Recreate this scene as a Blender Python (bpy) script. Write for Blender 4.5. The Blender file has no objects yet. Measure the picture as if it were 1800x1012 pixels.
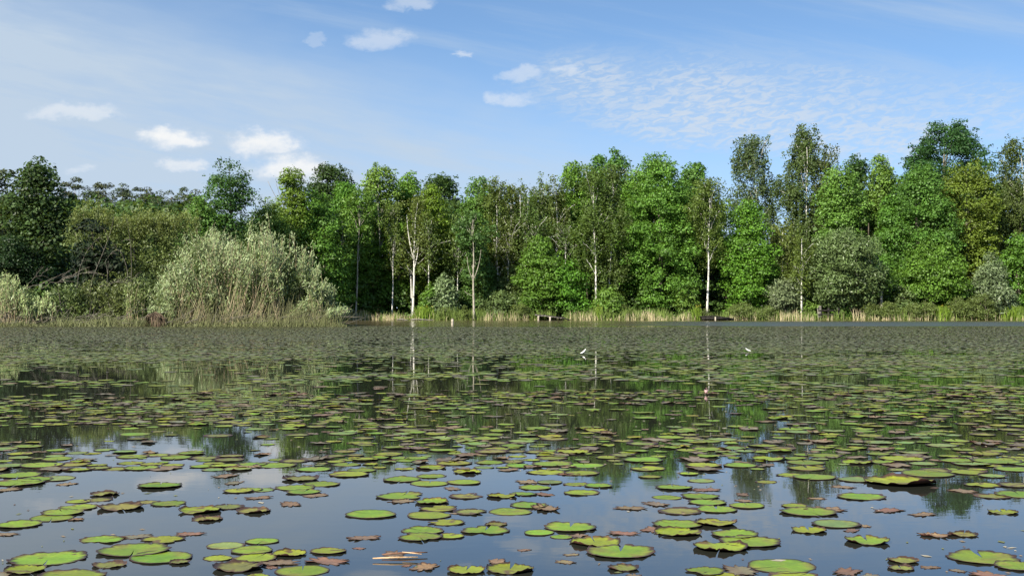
import bpy, math, random
import numpy as np
from mathutils import Vector

# ------------------------------------------------------------------ camera, sky, sun, exposure
scene = bpy.context.scene
col = scene.collection
CAM_H, HOR, FPX = 0.9, 543.0, 2170.0          # eye height in metres; horizon row and focal length in photo pixels
cd = bpy.data.cameras.new("camera"); cam = bpy.data.objects.new("camera", cd); col.objects.link(cam)
cd.sensor_width = 36.0; cd.lens = 36.0 * FPX / 1800.0; cd.clip_start = 0.05; cd.clip_end = 3000.0
cam.location = (0, 0, CAM_H)
cam.rotation_euler = (math.radians(90) + math.atan((HOR - 506.0) / FPX), 0, 0)
scene.camera = cam
SUN_EL, SUN_ROT = math.radians(38), math.radians(218)
scene.view_settings.view_transform = 'Standard'; scene.view_settings.look = 'None'
scene.view_settings.exposure = 0.95; scene.view_settings.gamma = 1.0
scene.cycles.max_bounces = 8; scene.cycles.diffuse_bounces = 4; scene.cycles.glossy_bounces = 3
scene.cycles.transmission_bounces = 4; scene.cycles.transparent_max_bounces = 4
scene.cycles.caustics_reflective = False; scene.cycles.caustics_refractive = False
scene.cycles.sample_clamp_indirect = 4.0

class NT:
    """Small helper for writing node trees as expressions."""
    def __init__(self, tree):
        self.t = tree; tree.nodes.clear()
    def n(self, kind, ins=None, **props):
        nd = self.t.nodes.new(kind)
        for k, v in props.items(): setattr(nd, k, v)
        for k, v in (ins or {}).items():
            s = nd.inputs[k]
            if isinstance(v, bpy.types.NodeSocket): self.t.links.new(v, s)
            else: s.default_value = v
        return nd
    def m(self, op, a, b=0.0, c=None):
        ins = {0: a, 1: b}
        if c is not None: ins[2] = c
        return self.n('ShaderNodeMath', ins, operation=op).outputs[0]
    def smooth(self, x, lo, hi):
        return self.n('ShaderNodeMapRange', {0: x, 1: lo, 2: hi, 3: 0.0, 4: 1.0}, interpolation_type='SMOOTHSTEP').outputs[0]
    def noise(self, vec, scale, detail=4.0, rough=0.55, dist=0.0):
        return self.n('ShaderNodeTexNoise', {'Vector': vec, 'Scale': scale, 'Detail': detail, 'Roughness': rough, 'Distortion': dist}).outputs[0]
    def comb(self, x, y, z=0.0):
        return self.n('ShaderNodeCombineXYZ', {0: x, 1: y, 2: z}).outputs[0]
    def mixc(self, f, a, b, blend='MIX'):
        nd = self.t.nodes.new('ShaderNodeMix'); nd.data_type = 'RGBA'; nd.blend_type = blend
        for i, v in ((0, f), (6, a), (7, b)):
            s = nd.inputs[i]
            if isinstance(v, bpy.types.NodeSocket): self.t.links.new(v, s)
            else: s.default_value = (*v, 1.0) if isinstance(v, tuple) and len(v) == 3 else v
        return nd.outputs[2]

def build_world():
    w = bpy.data.worlds.new("World"); scene.world = w; w.use_nodes = True
    T = NT(w.node_tree)
    d = T.n('ShaderNodeTexCoord').outputs['Generated']
    s = T.n('ShaderNodeSeparateXYZ', {0: d}); x, y, z = s.outputs
    # the blue deepens quickly above the tree line
    up = T.n('ShaderNodeVectorMath', {0: T.comb(x, y, T.m('ADD', T.m('MULTIPLY', z, 1.5), 0.08))}, operation='NORMALIZE').outputs[0]
    sky = T.n('ShaderNodeTexSky', {'Vector': up}, sky_type='NISHITA', sun_disc=False, sun_elevation=SUN_EL, sun_rotation=SUN_ROT,
              altitude=200.0, air_density=1.0, dust_density=0.6, ozone_density=1.6)
    sk = T.mixc(1.0, sky.outputs[0], (0.87, 1.00, 1.06), 'MULTIPLY')
    ay = T.m('MAXIMUM', T.m('ABSOLUTE', y), 0.05)
    u = T.m('MULTIPLY', T.m('DIVIDE', x, ay), FPX / 1800.0); v = T.m('MULTIPLY', T.m('DIVIDE', z, ay), FPX / 1800.0)
    uv = T.comb(u, v, 0.0)
    warp = T.noise(T.comb(T.m('MULTIPLY', u, 3.0), T.m('MULTIPLY', v, 6.0), 0.0), 1.0, 4.0)
    # veil: a wide band of cirrus, its upper edge falling to the right
    edge = T.m('ADD', T.m('SUBTRACT', 0.200, T.m('MULTIPLY', u, 0.30)), T.m('MULTIPLY', T.m('SUBTRACT', warp, 0.5), 0.16))
    veil = T.smooth(T.m('SUBTRACT', edge, v), -0.06, 0.10)
    streak = T.noise(T.comb(T.m('ADD', T.m('MULTIPLY', u, 2.6), T.m('MULTIPLY', v, 5.0)), T.m('ADD', T.m('MULTIPLY', v, 18.0), T.m('MULTIPLY', u, 3.0)), 0.3), 1.5, 7.0, 0.6)
    streak2 = T.noise(T.comb(T.m('MULTIPLY', u, 9.0), T.m('ADD', T.m('MULTIPLY', v, 40.0), T.m('MULTIPLY', u, 9.0)), 2.3), 1.0, 5.0, 0.6)
    vf = T.m('MULTIPLY', veil, T.m('ADD', 0.54, T.m('ADD', T.m('MULTIPLY', T.smooth(streak, 0.30, 0.70), 0.36), T.m('MULTIPLY', T.smooth(streak2, 0.35, 0.7), 0.16))))
    thin = T.m('MULTIPLY', T.smooth(streak, 0.40, 0.75), 0.42)
    low = T.m('MULTIPLY', T.m('SUBTRACT', 1.0, T.smooth(v, 0.06, 0.22)), T.m('SUBTRACT', 0.72, T.m('MULTIPLY', T.smooth(u, -0.1, 0.35), 0.30)))
    left = T.m('MULTIPLY', T.m('SUBTRACT', 1.0, T.smooth(u, -0.62, -0.12)), T.m('MULTIPLY', T.m('SUBTRACT', 1.0, T.smooth(v, 0.20, 0.34)), 0.26))
    # mackerel patch
    mu = T.m('SUBTRACT', u, 0.30)
    mv = T.m('SUBTRACT', v, T.m('SUBTRACT', 0.198, T.m('MULTIPLY', mu, 0.05)))
    md = T.m('ADD', T.m('POWER', T.m('DIVIDE', T.m('ABSOLUTE', mu), 0.33), 2.0), T.m('POWER', T.m('DIVIDE', T.m('ABSOLUTE', mv), 0.066), 2.0))
    mm = T.smooth(T.m('ADD', T.m('SUBTRACT', 1.0, md), T.m('MULTIPLY', T.m('SUBTRACT', warp, 0.5), 2.0)), -0.2, 0.9)
    cell = T.noise(T.comb(T.m('ADD', T.m('MULTIPLY', u, 46.0), T.m('MULTIPLY', v, 30.0)), T.m('SUBTRACT', T.m('MULTIPLY', v, 150.0), T.m('MULTIPLY', u, 30.0)), T.m('MULTIPLY', warp, 2.5)), 1.3, 4.0, 0.6, 0.8)
    mack = T.m('MULTIPLY', T.m('MULTIPLY', mm, 0.76), T.m('MULTIPLY', T.m('ADD', 0.46, T.m('MULTIPLY', T.smooth(cell, 0.36, 0.64), 0.50)), T.m('ADD', 0.78, T.m('MULTIPLY', T.smooth(warp, 0.30, 0.62), 0.34))))
    f = T.m('MAXIMUM', T.m('MAXIMUM', vf, thin), T.m('MAXIMUM', low, mack))
    f = T.m('MINIMUM', T.m('ADD', f, T.m('ADD', left, T.m('MULTIPLY', T.m('SUBTRACT', streak2, 0.5), T.m('MULTIPLY', f, 0.35)))), 0.93)
    # small cumulus puffs: (u, v, half width, half height, strength)
    puffs = [(-.331, .164, .038, .017, 1.), (-.243, .158, .044, .019, .97), (-.215, .132, .048, .020, .97), (-.322, .141, .024, .010, .75),
             (-.432, .190, .050, .011, .62), (-.131, .260, .036, .016, .55), (-.449, .252, .001, .001, .0), (.000, .203, .024, .012, .55),
             (.005, .228, .026, .009, .5), (.054, .230, .018, .007, .5), (-.048, .251, .010, .006, .6), (-.425, .134, .018, .007, .5),
             (-.100, .296, .024, .012, .5), (-.190, .262, .010, .006, .3)]
    n1 = T.noise(T.comb(u, T.m('MULTIPLY', v, 1.5), 0.0), 22.0, 7.0, 0.62); n2 = T.noise(T.comb(T.m('ADD', u, 3.0), T.m('MULTIPLY', v, 1.6), 1.0), 60.0, 5.0, 0.65)
    jag = T.m('ADD', T.m('MULTIPLY', T.m('SUBTRACT', n1, 0.5), 2.8), T.m('MULTIPLY', T.m('SUBTRACT', n2, 0.5), 1.5))
    front = T.m('GREATER_THAN', y, 0.0)
    wa = T.n('ShaderNodeTexNoise', {'Vector': T.comb(u, T.m('MULTIPLY', v, 1.7), 0.0), 'Scale': 26.0, 'Detail': 7.0, 'Roughness': 0.62}).outputs[1]
    ws = T.n('ShaderNodeSeparateXYZ', {0: wa}).outputs
    uw = T.m('ADD', u, T.m('MULTIPLY', T.m('SUBTRACT', ws[0], 0.5), 0.055)); vw = T.m('ADD', v, T.m('MULTIPLY', T.m('SUBTRACT', ws[1], 0.5), 0.030))
    acc = None; lit = None
    for (pu, pv, hw, hh, st) in puffs:
        if st <= 0: continue
        dv = T.m('SUBTRACT', vw, pv)
        q = T.m('ADD', T.m('POWER', T.m('DIVIDE', T.m('ABSOLUTE', T.m('SUBTRACT', uw, pu)), hw), 2.0), T.m('POWER', T.m('DIVIDE', T.m('MAXIMUM', dv, T.m('MULTIPLY', dv, -1.7)), hh), 2.0))
        k = T.m('MULTIPLY', T.smooth(T.m('SUBTRACT', T.m('ADD', T.m('MULTIPLY', T.m('SUBTRACT', 1.0, q), 1.6), jag), 0.0), -0.4, 1.5), st)
        acc = k if acc is None else T.m('MAXIMUM', acc, k)
        li = T.m('MULTIPLY', k, T.smooth(T.m('ADD', T.m('DIVIDE', dv, hh), T.m('MULTIPLY', jag, 0.4)), -1.0, 0.3))
        lit = li if lit is None else T.m('MAXIMUM', lit, li)
    acc = T.m('MULTIPLY', acc, front); lit = T.m('MULTIPLY', lit, front)
    cirrus = T.n('ShaderNodeBackground', {'Color': T.mixc(T.smooth(mack, 0.25, 0.75), (0.64, 0.77, 0.92), (0.78, 0.86, 0.95)), 'Strength': 0.445})
    ccol = T.mixc(lit, (0.60, 0.70, 0.84), (0.93, 0.93, 0.92))
    cumul = T.n('ShaderNodeBackground', {'Color': ccol, 'Strength': 0.54})
    base = T.n('ShaderNodeBackground', {'Color': sk, 'Strength': 0.098})
    m1 = T.n('ShaderNodeMixShader', {0: f, 1: base.outputs[0], 2: cirrus.outputs[0]})
    m2 = T.n('ShaderNodeMixShader', {0: T.m('MULTIPLY', acc, 0.90), 1: m1.outputs[0], 2: cumul.outputs[0]})
    out = T.n('ShaderNodeOutputWorld', {'Surface': m2.outputs[0]})
build_world()

sd = bpy.data.lights.new("sun", 'SUN'); sun = bpy.data.objects.new("sun", sd); col.objects.link(sun)
sd.energy = 5.0; sd.angle = math.radians(0.5); sd.color = (1.0, 0.93, 0.80)
to_sun = Vector((math.sin(SUN_ROT) * math.cos(SUN_EL), math.cos(SUN_ROT) * math.cos(SUN_EL), math.sin(SUN_EL)))
sun.rotation_euler = to_sun.to_track_quat('Z', 'Y').to_euler()

# ------------------------------------------------------------------ helpers
def px(x, D): return (x - 900.0) / FPX * D                 # photo column at distance D -> X
def pz(y, D): return CAM_H + (HOR - y) / FPX * D           # photo row at distance D -> Z
def py(y): return CAM_H * FPX / (y - HOR)                  # photo row on the water -> distance

def tag(o, label=None, cat=None, group=None, kind=None):
    for k, v in (('label', label), ('category', cat), ('group', group), ('kind', kind)):
        if v: o[k] = v
    return o
def link(o, parent=None):
    col.objects.link(o)
    if parent: o.parent = parent
    return o
def empty(name, loc=(0, 0, 0)):
    o = bpy.data.objects.new(name, None); o.empty_display_size = 0.3; o.location = loc
    return link(o)

class Soup:
    """Collects faces with numpy; build() links them as ONE mesh object."""
    def __init__(self): self.V = []; self.F = []; self.n = 0; self.A = {}
    def add(self, V, F, **attr):
        V = np.asarray(V, float).reshape(-1, 3); F = np.asarray(F, np.int64)
        self.V.append(V); self.F.append(F + self.n); self.n += len(V)
        for k, a in attr.items(): self.A.setdefault(k, []).append(np.broadcast_to(np.asarray(a, float), (len(V),) + np.shape(a)[1:]) if np.ndim(a) else np.full(len(V), float(a)))
    def build(self, name, mat, parent=None, loc=None, smooth=False, color=None):
        V = np.concatenate(self.V)
        if loc is not None: V = V - np.asarray(loc, float)
        me = bpy.data.meshes.new(name)
        me.vertices.add(len(V)); me.vertices.foreach_set('co', V.astype(np.float32).ravel())
        sizes = np.concatenate([np.full(len(f), f.shape[1]) for f in self.F]); idx = np.concatenate([f.ravel() for f in self.F])
        me.loops.add(len(idx)); me.loops.foreach_set('vertex_index', idx.astype(np.int32))
        me.polygons.add(len(sizes)); me.polygons.foreach_set('loop_start', np.concatenate([[0], np.cumsum(sizes)[:-1]]).astype(np.int32))
        if smooth: me.polygons.foreach_set('use_smooth', np.ones(len(sizes), bool))
        for k, parts in self.A.items():
            a = np.concatenate(parts)
            if a.ndim == 1:
                at = me.attributes.new(k, 'FLOAT', 'POINT'); at.data.foreach_set('value', a.astype(np.float32))
            else:
                at = me.attributes.new(k, 'FLOAT_COLOR', 'POINT')
                at.data.foreach_set('color', np.concatenate([a, np.ones((len(a), 1))], 1).astype(np.float32).ravel())
        me.update(calc_edges=True); me.materials.append(mat)
        o = bpy.data.objects.new(name, me)
        if loc is not None and parent is None: o.location = loc
        if color: o.color = (*color, 1.0)
        return link(o, parent)
    def tube(self, P, R, n=7, cap=True, **attr):
        P = np.asarray(P, float); k = len(P); R = np.broadcast_to(np.asarray(R, float), (k,))
        t = np.gradient(P, axis=0); t /= np.linalg.norm(t, axis=1, keepdims=True) + 1e-9
        ref = np.where(np.abs(t[:, 2:3]) > .9, [[1., 0, 0]], [[0, 0, 1.]])
        a = np.cross(t, ref); a /= np.linalg.norm(a, axis=1, keepdims=True) + 1e-9; b = np.cross(t, a)
        th = np.linspace(0, 2 * np.pi, n, endpoint=False)
        V = (P[:, None] + R[:, None, None] * (a[:, None] * np.cos(th)[None, :, None] + b[:, None] * np.sin(th)[None, :, None])).reshape(-1, 3)
        i = np.arange(k - 1)[:, None] * n; j = np.arange(n)[None]; j2 = (j + 1) % n
        F = np.stack([i + j, i + j2, i + n + j2, i + n + j], -1).reshape(-1, 4)
        self.add(V, F, **attr)
        if cap:
            s = self.n - len(V)
            self.F.append(np.array([[s + (k - 1) * n + q for q in range(n)]])); self.F.append(np.array([[s + q for q in range(n)][::-1]]))
    def box(self, c, s, rz=0.0, tilt=0.0, **attr):
        q = np.array([[-1, -1, -1], [1, -1, -1], [1, 1, -1], [-1, 1, -1], [-1, -1, 1], [1, -1, 1], [1, 1, 1], [-1, 1, 1]]) * np.asarray(s) / 2.0
        ct, st = math.cos(tilt), math.sin(tilt); q = q @ np.array([[ct, 0, st], [0, 1, 0], [-st, 0, ct]]).T
        cr, sr = math.cos(rz), math.sin(rz); q = q @ np.array([[cr, -sr, 0], [sr, cr, 0], [0, 0, 1]]).T
        self.add(q + np.asarray(c), [[3, 2, 1, 0], [4, 5, 6, 7], [0, 1, 5, 4], [1, 2, 6, 5], [2, 3, 7, 6], [3, 0, 4, 7]], **attr)

def unit(a): return a / (np.linalg.norm(a, axis=-1, keepdims=True) + 1e-9)
def waves(P, seed, scale, n=6):
    """Cheap smooth noise in about -1..1 from summed sines."""
    r = np.random.default_rng(seed); P = np.asarray(P, float); out = np.zeros(P.shape[:-1])
    for i in range(n):
        k = unit(r.normal(size=P.shape[-1])) * scale * (0.6 + 0.35 * i)
        out += np.sin(P @ k + r.uniform(0, 6.28)) / (1 + 0.45 * i)
    return out / 2.2

def add_leaves(S, rng, C, N, L, W, T=None, v=None, fold=0.12):
    n = len(C)
    if n == 0: return
    N = unit(N)
    T = rng.normal(size=(n, 3)) if T is None else T
    T = unit(T - N * np.sum(T * N, 1, keepdims=True)); B = np.cross(N, T)
    L = np.broadcast_to(L, (n,))[:, None] * .5; W = np.broadcast_to(W, (n,))[:, None] * .5
    V = np.stack([C + T * L, C + B * W + N * W * fold + T * L * .15, C - T * L, C - B * W + N * W * fold + T * L * .15], 1).reshape(-1, 3)
    F = np.arange(n * 4).reshape(n, 4)
    S.add(V, F, v=np.repeat(rng.random(n) if v is None else v, 4))

# ------------------------------------------------------------------ materials
def mat(name):
    m = bpy.data.materials.new(name); m.use_nodes = True
    return m, NT(m.node_tree)
def leaf_mat(name, trans=0.32, rough=0.5, spec=0.35, lo=0.55, hi=1.5, yellow=(1.25, 1.05, 0.55)):
    m, T = mat(name)
    oc = T.n('ShaderNodeObjectInfo').outputs['Color']
    v = T.n('ShaderNodeAttribute', attribute_name='v').outputs['Fac']
    k = T.n('ShaderNodeMapRange', {0: v, 1: 0.0, 2: 1.0, 3: lo, 4: hi}).outputs[0]
    c = T.n('ShaderNodeVectorMath', {0: oc, 'Scale': k}, operation='SCALE').outputs[0]
    p = T.n('ShaderNodeBsdfPrincipled', {'Base Color': c, 'Roughness': rough, 'Specular IOR Level': spec})
    tc = T.mixc(1.0, c, yellow, 'MULTIPLY')
    t = T.n('ShaderNodeBsdfTranslucent', {'Color': tc})
    mx = T.n('ShaderNodeMixShader', {0: trans, 1: p.outputs[0], 2: t.outputs[0]})
    T.n('ShaderNodeOutputMaterial', {'Surface': mx.outputs[0]}); return m
def rough_mat(name, c1, c2, scale=6.0, rough=0.85, stretch=(1, 1, 1), bump=0.3, lo=0.35, hi=0.65):
    m, T = mat(name)
    g = T.n('ShaderNodeNewGeometry').outputs['Position']
    q = T.n('ShaderNodeVectorMath', {0: g, 1: stretch}, operation='MULTIPLY').outputs[0]
    nz = T.noise(q, scale, 6.0, 0.62)
    c = T.mixc(T.smooth(nz, lo, hi), c1, c2)
    b = T.n('ShaderNodeBump', {'Strength': bump, 'Distance': 0.05, 'Height': nz})
    p = T.n('ShaderNodeBsdfPrincipled', {'Base Color': c, 'Roughness': rough, 'Normal': b.outputs[0], 'Specular IOR Level': 0.2})
    T.n('ShaderNodeOutputMaterial', {'Surface': p.outputs[0]}); return m
M_LEAF = leaf_mat('broad_leaf', trans=0.40, lo=0.45, hi=1.62)
M_FINE = leaf_mat('birch_leaf', trans=0.42, rough=0.5, lo=0.5, hi=1.5)
M_NEEDLE = leaf_mat('needles', trans=0.08, rough=0.6, spec=0.2)
M_SILVER = leaf_mat('silver_leaf', trans=0.18, rough=0.45, spec=0.4, lo=0.55, hi=1.55, yellow=(1.1, 1.05, 0.7))
M_REED = leaf_mat('reed_blade', trans=0.25, rough=0.6, spec=0.2, lo=0.6, hi=1.4)
M_BARK = rough_mat('grey_bark', (0.10, 0.085, 0.065), (0.24, 0.21, 0.17), 5.0, stretch=(2, 2, .6))
M_BARKG = rough_mat('pale_grey_bark', (0.20, 0.18, 0.14), (0.42, 0.39, 0.31), 4.0, stretch=(2, 2, .8))
M_BARKD = rough_mat('dark_bark', (0.035, 0.028, 0.02), (0.10, 0.08, 0.06), 5.0, stretch=(2, 2, .6))
M_PINEB = rough_mat('pine_bark', (0.12, 0.07, 0.04), (0.26, 0.15, 0.08), 4.0)
M_BIRCH = rough_mat('birch_bark', (0.08, 0.07, 0.06), (0.62, 0.60, 0.54), 3.2, rough=0.7, stretch=(.8, .8, 1.7), lo=0.32, hi=0.50)
M_DEAD = rough_mat('dead_branch_bark', (0.075, 0.066, 0.052), (0.19, 0.172, 0.138), 5.0)
M_STEM = rough_mat('dry_stem', (0.26, 0.20, 0.12), (0.46, 0.38, 0.25), 3.0)
M_WOOD = rough_mat('weathered_wood', (0.10, 0.09, 0.075), (0.26, 0.24, 0.21), 3.0, stretch=(1, 6, 6))
M_WOODD = rough_mat('dark_wet_wood', (0.012, 0.011, 0.010), (0.04, 0.035, 0.03), 4.0)
M_WOODP = rough_mat('pale_post_wood', (0.26, 0.22, 0.17), (0.46, 0.41, 0.33), 6.0)
M_GROUND = rough_mat('forest_floor', (0.025, 0.03, 0.010), (0.07, 0.06, 0.03), 0.8)

# ------------------------------------------------------------------ ground and water
def land_sd(X, Y):
    """Positive on land: the near left peninsula, the far shore, the bank behind the camera."""
    wob = 0.5 * np.sin(X * .31) + 0.35 * np.sin(X * .83 + 1.0)
    pen = np.minimum(Y - (62.6 + .4 * wob), (-8.9 - 0.14 * (Y - 62.0)) - X)
    far = Y - (100.2 + .5 * wob)
    return np.maximum(np.maximum(pen, far), -4.0 - Y)
def ground():
    xs = np.concatenate([[-900, -500, -300, -200], np.arange(-120, 121, 1.5), [200, 300, 500, 900]])
    ys = np.concatenate([[-300, -120, -40, -20, -10, -6], np.arange(-3, 54, 6), np.arange(56, 112, 1.0), np.arange(114, 200, 6), [240, 300, 400, 600, 1000, 1500]])
    X, Y = np.meshgrid(xs, ys)
    sdist = land_sd(X, Y)
    Z = np.clip(sdist * 0.22, -0.7, 0.25) + np.clip(sdist - 3, 0, 40) * 0.018
    Z += np.where(sdist > 0, 0.06 * np.sin(X * 1.3 + Y) + 0.05 * np.sin(Y * 2.1 - X * .7), 0)
    nx, ny = len(xs), len(ys)
    i = (np.arange(ny - 1)[:, None] * nx + np.arange(nx - 1)[None]).ravel()
    S = Soup(); S.add(np.stack([X, Y, Z], -1).reshape(-1, 3), np.stack([i, i + 1, i + nx + 1, i + nx], -1))
    tag(S.build('ground', M_GROUND, smooth=True), kind='structure', label='dark grassy banks and forest floor around the pond')
def gz(X, Y):
    s = float(land_sd(np.float64(X), np.float64(Y)))
    return min(max(s * .22, -.7), .25) + min(max(s - 3, 0), 40) * .018
ground()

def water():
    m, T = mat('pond_water')
    g = T.n('ShaderNodeNewGeometry').outputs['Position']
    s = T.n('ShaderNodeSeparateXYZ', {0: g}); x, y, z = s.outputs
    n1 = T.noise(g, 2.2, 3.0, 0.5); n2 = T.noise(T.n('ShaderNodeVectorMath', {0: g, 1: (1.0, 2.2, 1.0)}, operation='MULTIPLY').outputs[0], 5.5, 3.0, 0.5)
    h = T.m('ADD', n1, T.m('MULTIPLY', n2, 0.5))
    # a breeze ruffles the open water in front of the far bank
    wn = T.noise(T.comb(T.m('MULTIPLY', x, 0.03), T.m('MULTIPLY', y, 0.25), 0.0), 1.0, 2.0)
    far = T.smooth(T.m('ADD', y, T.m('MULTIPLY', T.m('SUBTRACT', wn, 0.5), 9.0)), 60.0, 68.0)
    wind = T.m('MULTIPLY', T.m('MULTIPLY', T.smooth(T.m('ADD', y, T.m('MULTIPLY', wn, 6.0)), 66.0, 70.0), T.m('SUBTRACT', 1.0, T.smooth(y, 84.0, 92.0))), T.smooth(T.m('ADD', x, T.m('MULTIPLY', wn, 14.0)), 10.0, 22.0))
    st = T.m('ADD', T.m('ADD', 0.006, T.m('MULTIPLY', far, 0.35)), T.m('MULTIPLY', wind, 0.55))
    b = T.n('ShaderNodeBump', {'Strength': st, 'Distance': T.m('ADD', 0.05, T.m('MULTIPLY', wind, 0.10)), 'Height': h})
    c = T.mixc(T.noise(g, 0.25, 3.0), (0.016, 0.019, 0.016), (0.026, 0.026, 0.018))
    c = T.mixc(wind, c, (0.055, 0.068, 0.070))  # slate tint paints the ruffled strip's sky reflection into the water colour
    c = T.mixc(T.m('MULTIPLY', T.m('MULTIPLY', far, 0.8), T.m('SUBTRACT', 1.0, wind)), c, (0.115, 0.092, 0.045))
    p = T.n('ShaderNodeBsdfPrincipled', {'Base Color': c, 'Roughness': T.m('ADD', T.m('ADD', 0.010, T.m('MULTIPLY', T.smooth(T.noise(g, 0.9, 5.0, 0.6), 0.45, 0.75), 0.05)), T.m('ADD', T.m('MULTIPLY', far, 0.10), T.m('MULTIPLY', wind, 0.20))), 'IOR': 1.39, 'Normal': b.outputs[0], 'Specular IOR Level': 0.5})
    T.n('ShaderNodeOutputMaterial', {'Surface': p.outputs[0]})
    xs = np.linspace(-130, 130, 53); ys = np.concatenate([[-7], np.linspace(0, 106, 54)])
    X, Y = np.meshgrid(xs, ys); nx = len(xs)
    i = (np.arange(len(ys) - 1)[:, None] * nx + np.arange(nx - 1)[None]).ravel()
    S = Soup(); S.add(np.stack([X, Y, 0 * X], -1).reshape(-1, 3), np.stack([i, i + 1, i + nx + 1, i + nx], -1))
    tag(S.build('pond_water', m, smooth=True), kind='structure', label='calm dark pond water mirroring the sky and trees')
water()
# ------------------------------------------------------------------ trees
BRIGHT = (0.128, 0.245, 0.032); MID = (0.110, 0.212, 0.034); LIGHT = (0.150, 0.250, 0.046); DARK = (0.048, 0.095, 0.020)
YEL = (0.155, 0.225, 0.026); BLUEG = (0.095, 0.175, 0.045); OLIVE = (0.110, 0.158, 0.034); OLIVE2 = (0.125, 0.170, 0.036)
PINE = (0.055, 0.070, 0.026); SILV = (0.17, 0.22, 0.10); GREYG = (0.115, 0.170, 0.055); SEDGE = (0.140, 0.190, 0.052); BLACKG = (0.012, 0.022, 0.008)  # the near-black green has the spruces' deep shade put into it

ROUND = [(0, .25), (.15, .70), (.35, .95), (.55, 1.0), (.75, .85), (.9, .55), (1, .18)]
SKIRT = [(0, .55), (.1, .85), (.3, 1.0), (.5, .95), (.7, .80), (.85, .55), (1, .15)]
TALLR = [(0, .45), (.2, .75), (.45, .9), (.65, 1.0), (.85, .7), (.95, .45), (1, .2)]
TOPPY = [(0, .15), (.3, .35), (.55, .7), (.75, 1.0), (.9, .8), (1, .3)]
CONE = [(0, .8), (.2, 1.0), (.5, .7), (.8, .35), (1, .05)]
BIRCHP = [(0, .35), (.2, .75), (.4, 1.0), (.6, .85), (.8, .55), (.93, .28), (1, .08)]
DOME = [(0, .85), (.3, 1.0), (.6, .9), (.85, .6), (1, .15)]

def envelope(rng, n, c, zb, zt, wx, wy, prof, inner=0.35, outer=0.5):
    """n points in a lobed crown envelope, weighted towards its surface."""
    tp, rp = np.array(prof).T
    t = rng.random(n * 4); keep = rng.random(n * 4) < np.interp(t, tp, rp) * .85 + .15; t = t[keep][:n]; n = len(t)
    az = rng.uniform(0, 2 * np.pi, n); f = rng.uniform(0, 6.28, 5)
    r = np.interp(t, tp, rp) * (1 + .17 * np.sin(2 * az + f[0] + 4 * t) + .13 * np.sin(3 * az + f[1] - 9 * t) + .10 * np.sin(5 * az + f[2] + 17 * t))
    q = inner + (1 - inner) * rng.random(n) ** outer
    x = c[0] + r * q * wx / 2 * np.cos(az); y = c[1] + r * q * wy / 2 * np.sin(az)
    z = zb + t * (zt - zb) + rng.normal(0, .15, n)
    return np.stack([x, y, z], 1)

def clumps(S, rng, C, rc, lpc, ls, flat=0.66, aspect=.72, up=.38, jit=.45, narrow=None):
    """Leafy boughs: each clump is a flattened dome of leaf-sized faces."""
    n = len(C); R = rc * rng.uniform(.45, 1.4, n)
    k = np.maximum(6, (lpc * (R / rc) ** 2).astype(int)); idx = np.repeat(np.arange(n), k); N = len(idx)
    d = unit(rng.normal(size=(N, 3))); d[:, 2] = np.abs(d[:, 2]) * 1.0 - .25 * rng.random(N); d = unit(d)
    rad = R[idx] * (.50 + .5 * rng.random(N) ** .5 + .45 * (rng.random(N) < .12) * rng.random(N))
    P = C[idx] + d * rad[:, None] * [1, 1, flat]
    P[:, 2] -= .30 * R[idx] * (d[:, 0] ** 2 + d[:, 1] ** 2)
    nr = d * .75 + [0, 0, up] + rng.normal(size=(N, 3)) * jit
    cv = rng.random(n)
    v = np.clip(.55 * rng.random(N) + .45 * cv[idx], 0, 1)
    L = ls * rng.uniform(.65, 1.35, N)
    add_leaves(S, rng, P, nr, L, L * (narrow or aspect), v=v)

def strands(S, rng, C, ln, nl, ls, axis=None):
    """Birch twigs: fine hanging strings of small leaves."""
    n = len(C); l = ln * rng.uniform(.4, 1.3, n); idx = np.repeat(np.arange(n), nl); N = len(idx)
    t = rng.random(N); lean = rng.normal(0, .22, (n, 2))
    P = C[idx].copy(); P[:, 2] -= t * l[idx] - .25 * l[idx]
    P[:, :2] += lean[idx] * (t * l[idx])[:, None] + rng.normal(0, .13, (N, 2))
    cv = rng.random(n)
    out = C[idx] - [axis[0], axis[1], 0] if axis is not None else rng.normal(size=(N, 3)); out[:, 2] = 0
    nr = unit(out) * .5 + [0, 0, .35] + rng.normal(size=(N, 3)) * .6
    L = ls * rng.uniform(.6, 1.4, N)
    add_leaves(S, rng, P, nr, L, L * .62, v=.5 * rng.random(N) + .5 * cv[idx])

def trunk_path(rng, base, top, bend=.02, n=12):
    b, t = np.array(base, float), np.array(top, float); s = np.linspace(0, 1, n)[:, None]
    H = np.linalg.norm(t - b); f = rng.uniform(0, 6.28, 4)
    P = b + (t - b) * s
    P[:, 0] += bend * H * (np.sin(3.1 * s[:, 0] + f[0]) - np.sin(f[0])) * .6 + .006 * H * np.sin(11 * s[:, 0] + f[1]) * s[:, 0]
    P[:, 1] += bend * H * (np.sin(2.7 * s[:, 0] + f[2]) - np.sin(f[2])) * .6
    P[:, 0] += (t[0] - P[-1, 0]) * s[:, 0] ** 1.5
    return P
def limbs(S, rng, P, R, targets, thick=.45, start=.3):
    n = len(P)
    for q in targets:
        zq = (q[2] - P[0, 2]) / (P[-1, 2] - P[0, 2] + 1e-6)
        i = int(np.clip(zq * .78 * n, start * n, n - 2)); a = P[i]
        s = np.linspace(0, 1, 6)[:, None]
        Q = a + (q - a) * s; Q[:, 2] += .10 * np.linalg.norm(q - a) * np.sin(np.pi * s[:, 0]); Q += rng.normal(0, .04, Q.shape) * (s > 0)
        S.tube(Q, np.linspace(R[i] * thick, .015, 6), 5, cap=False)

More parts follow.
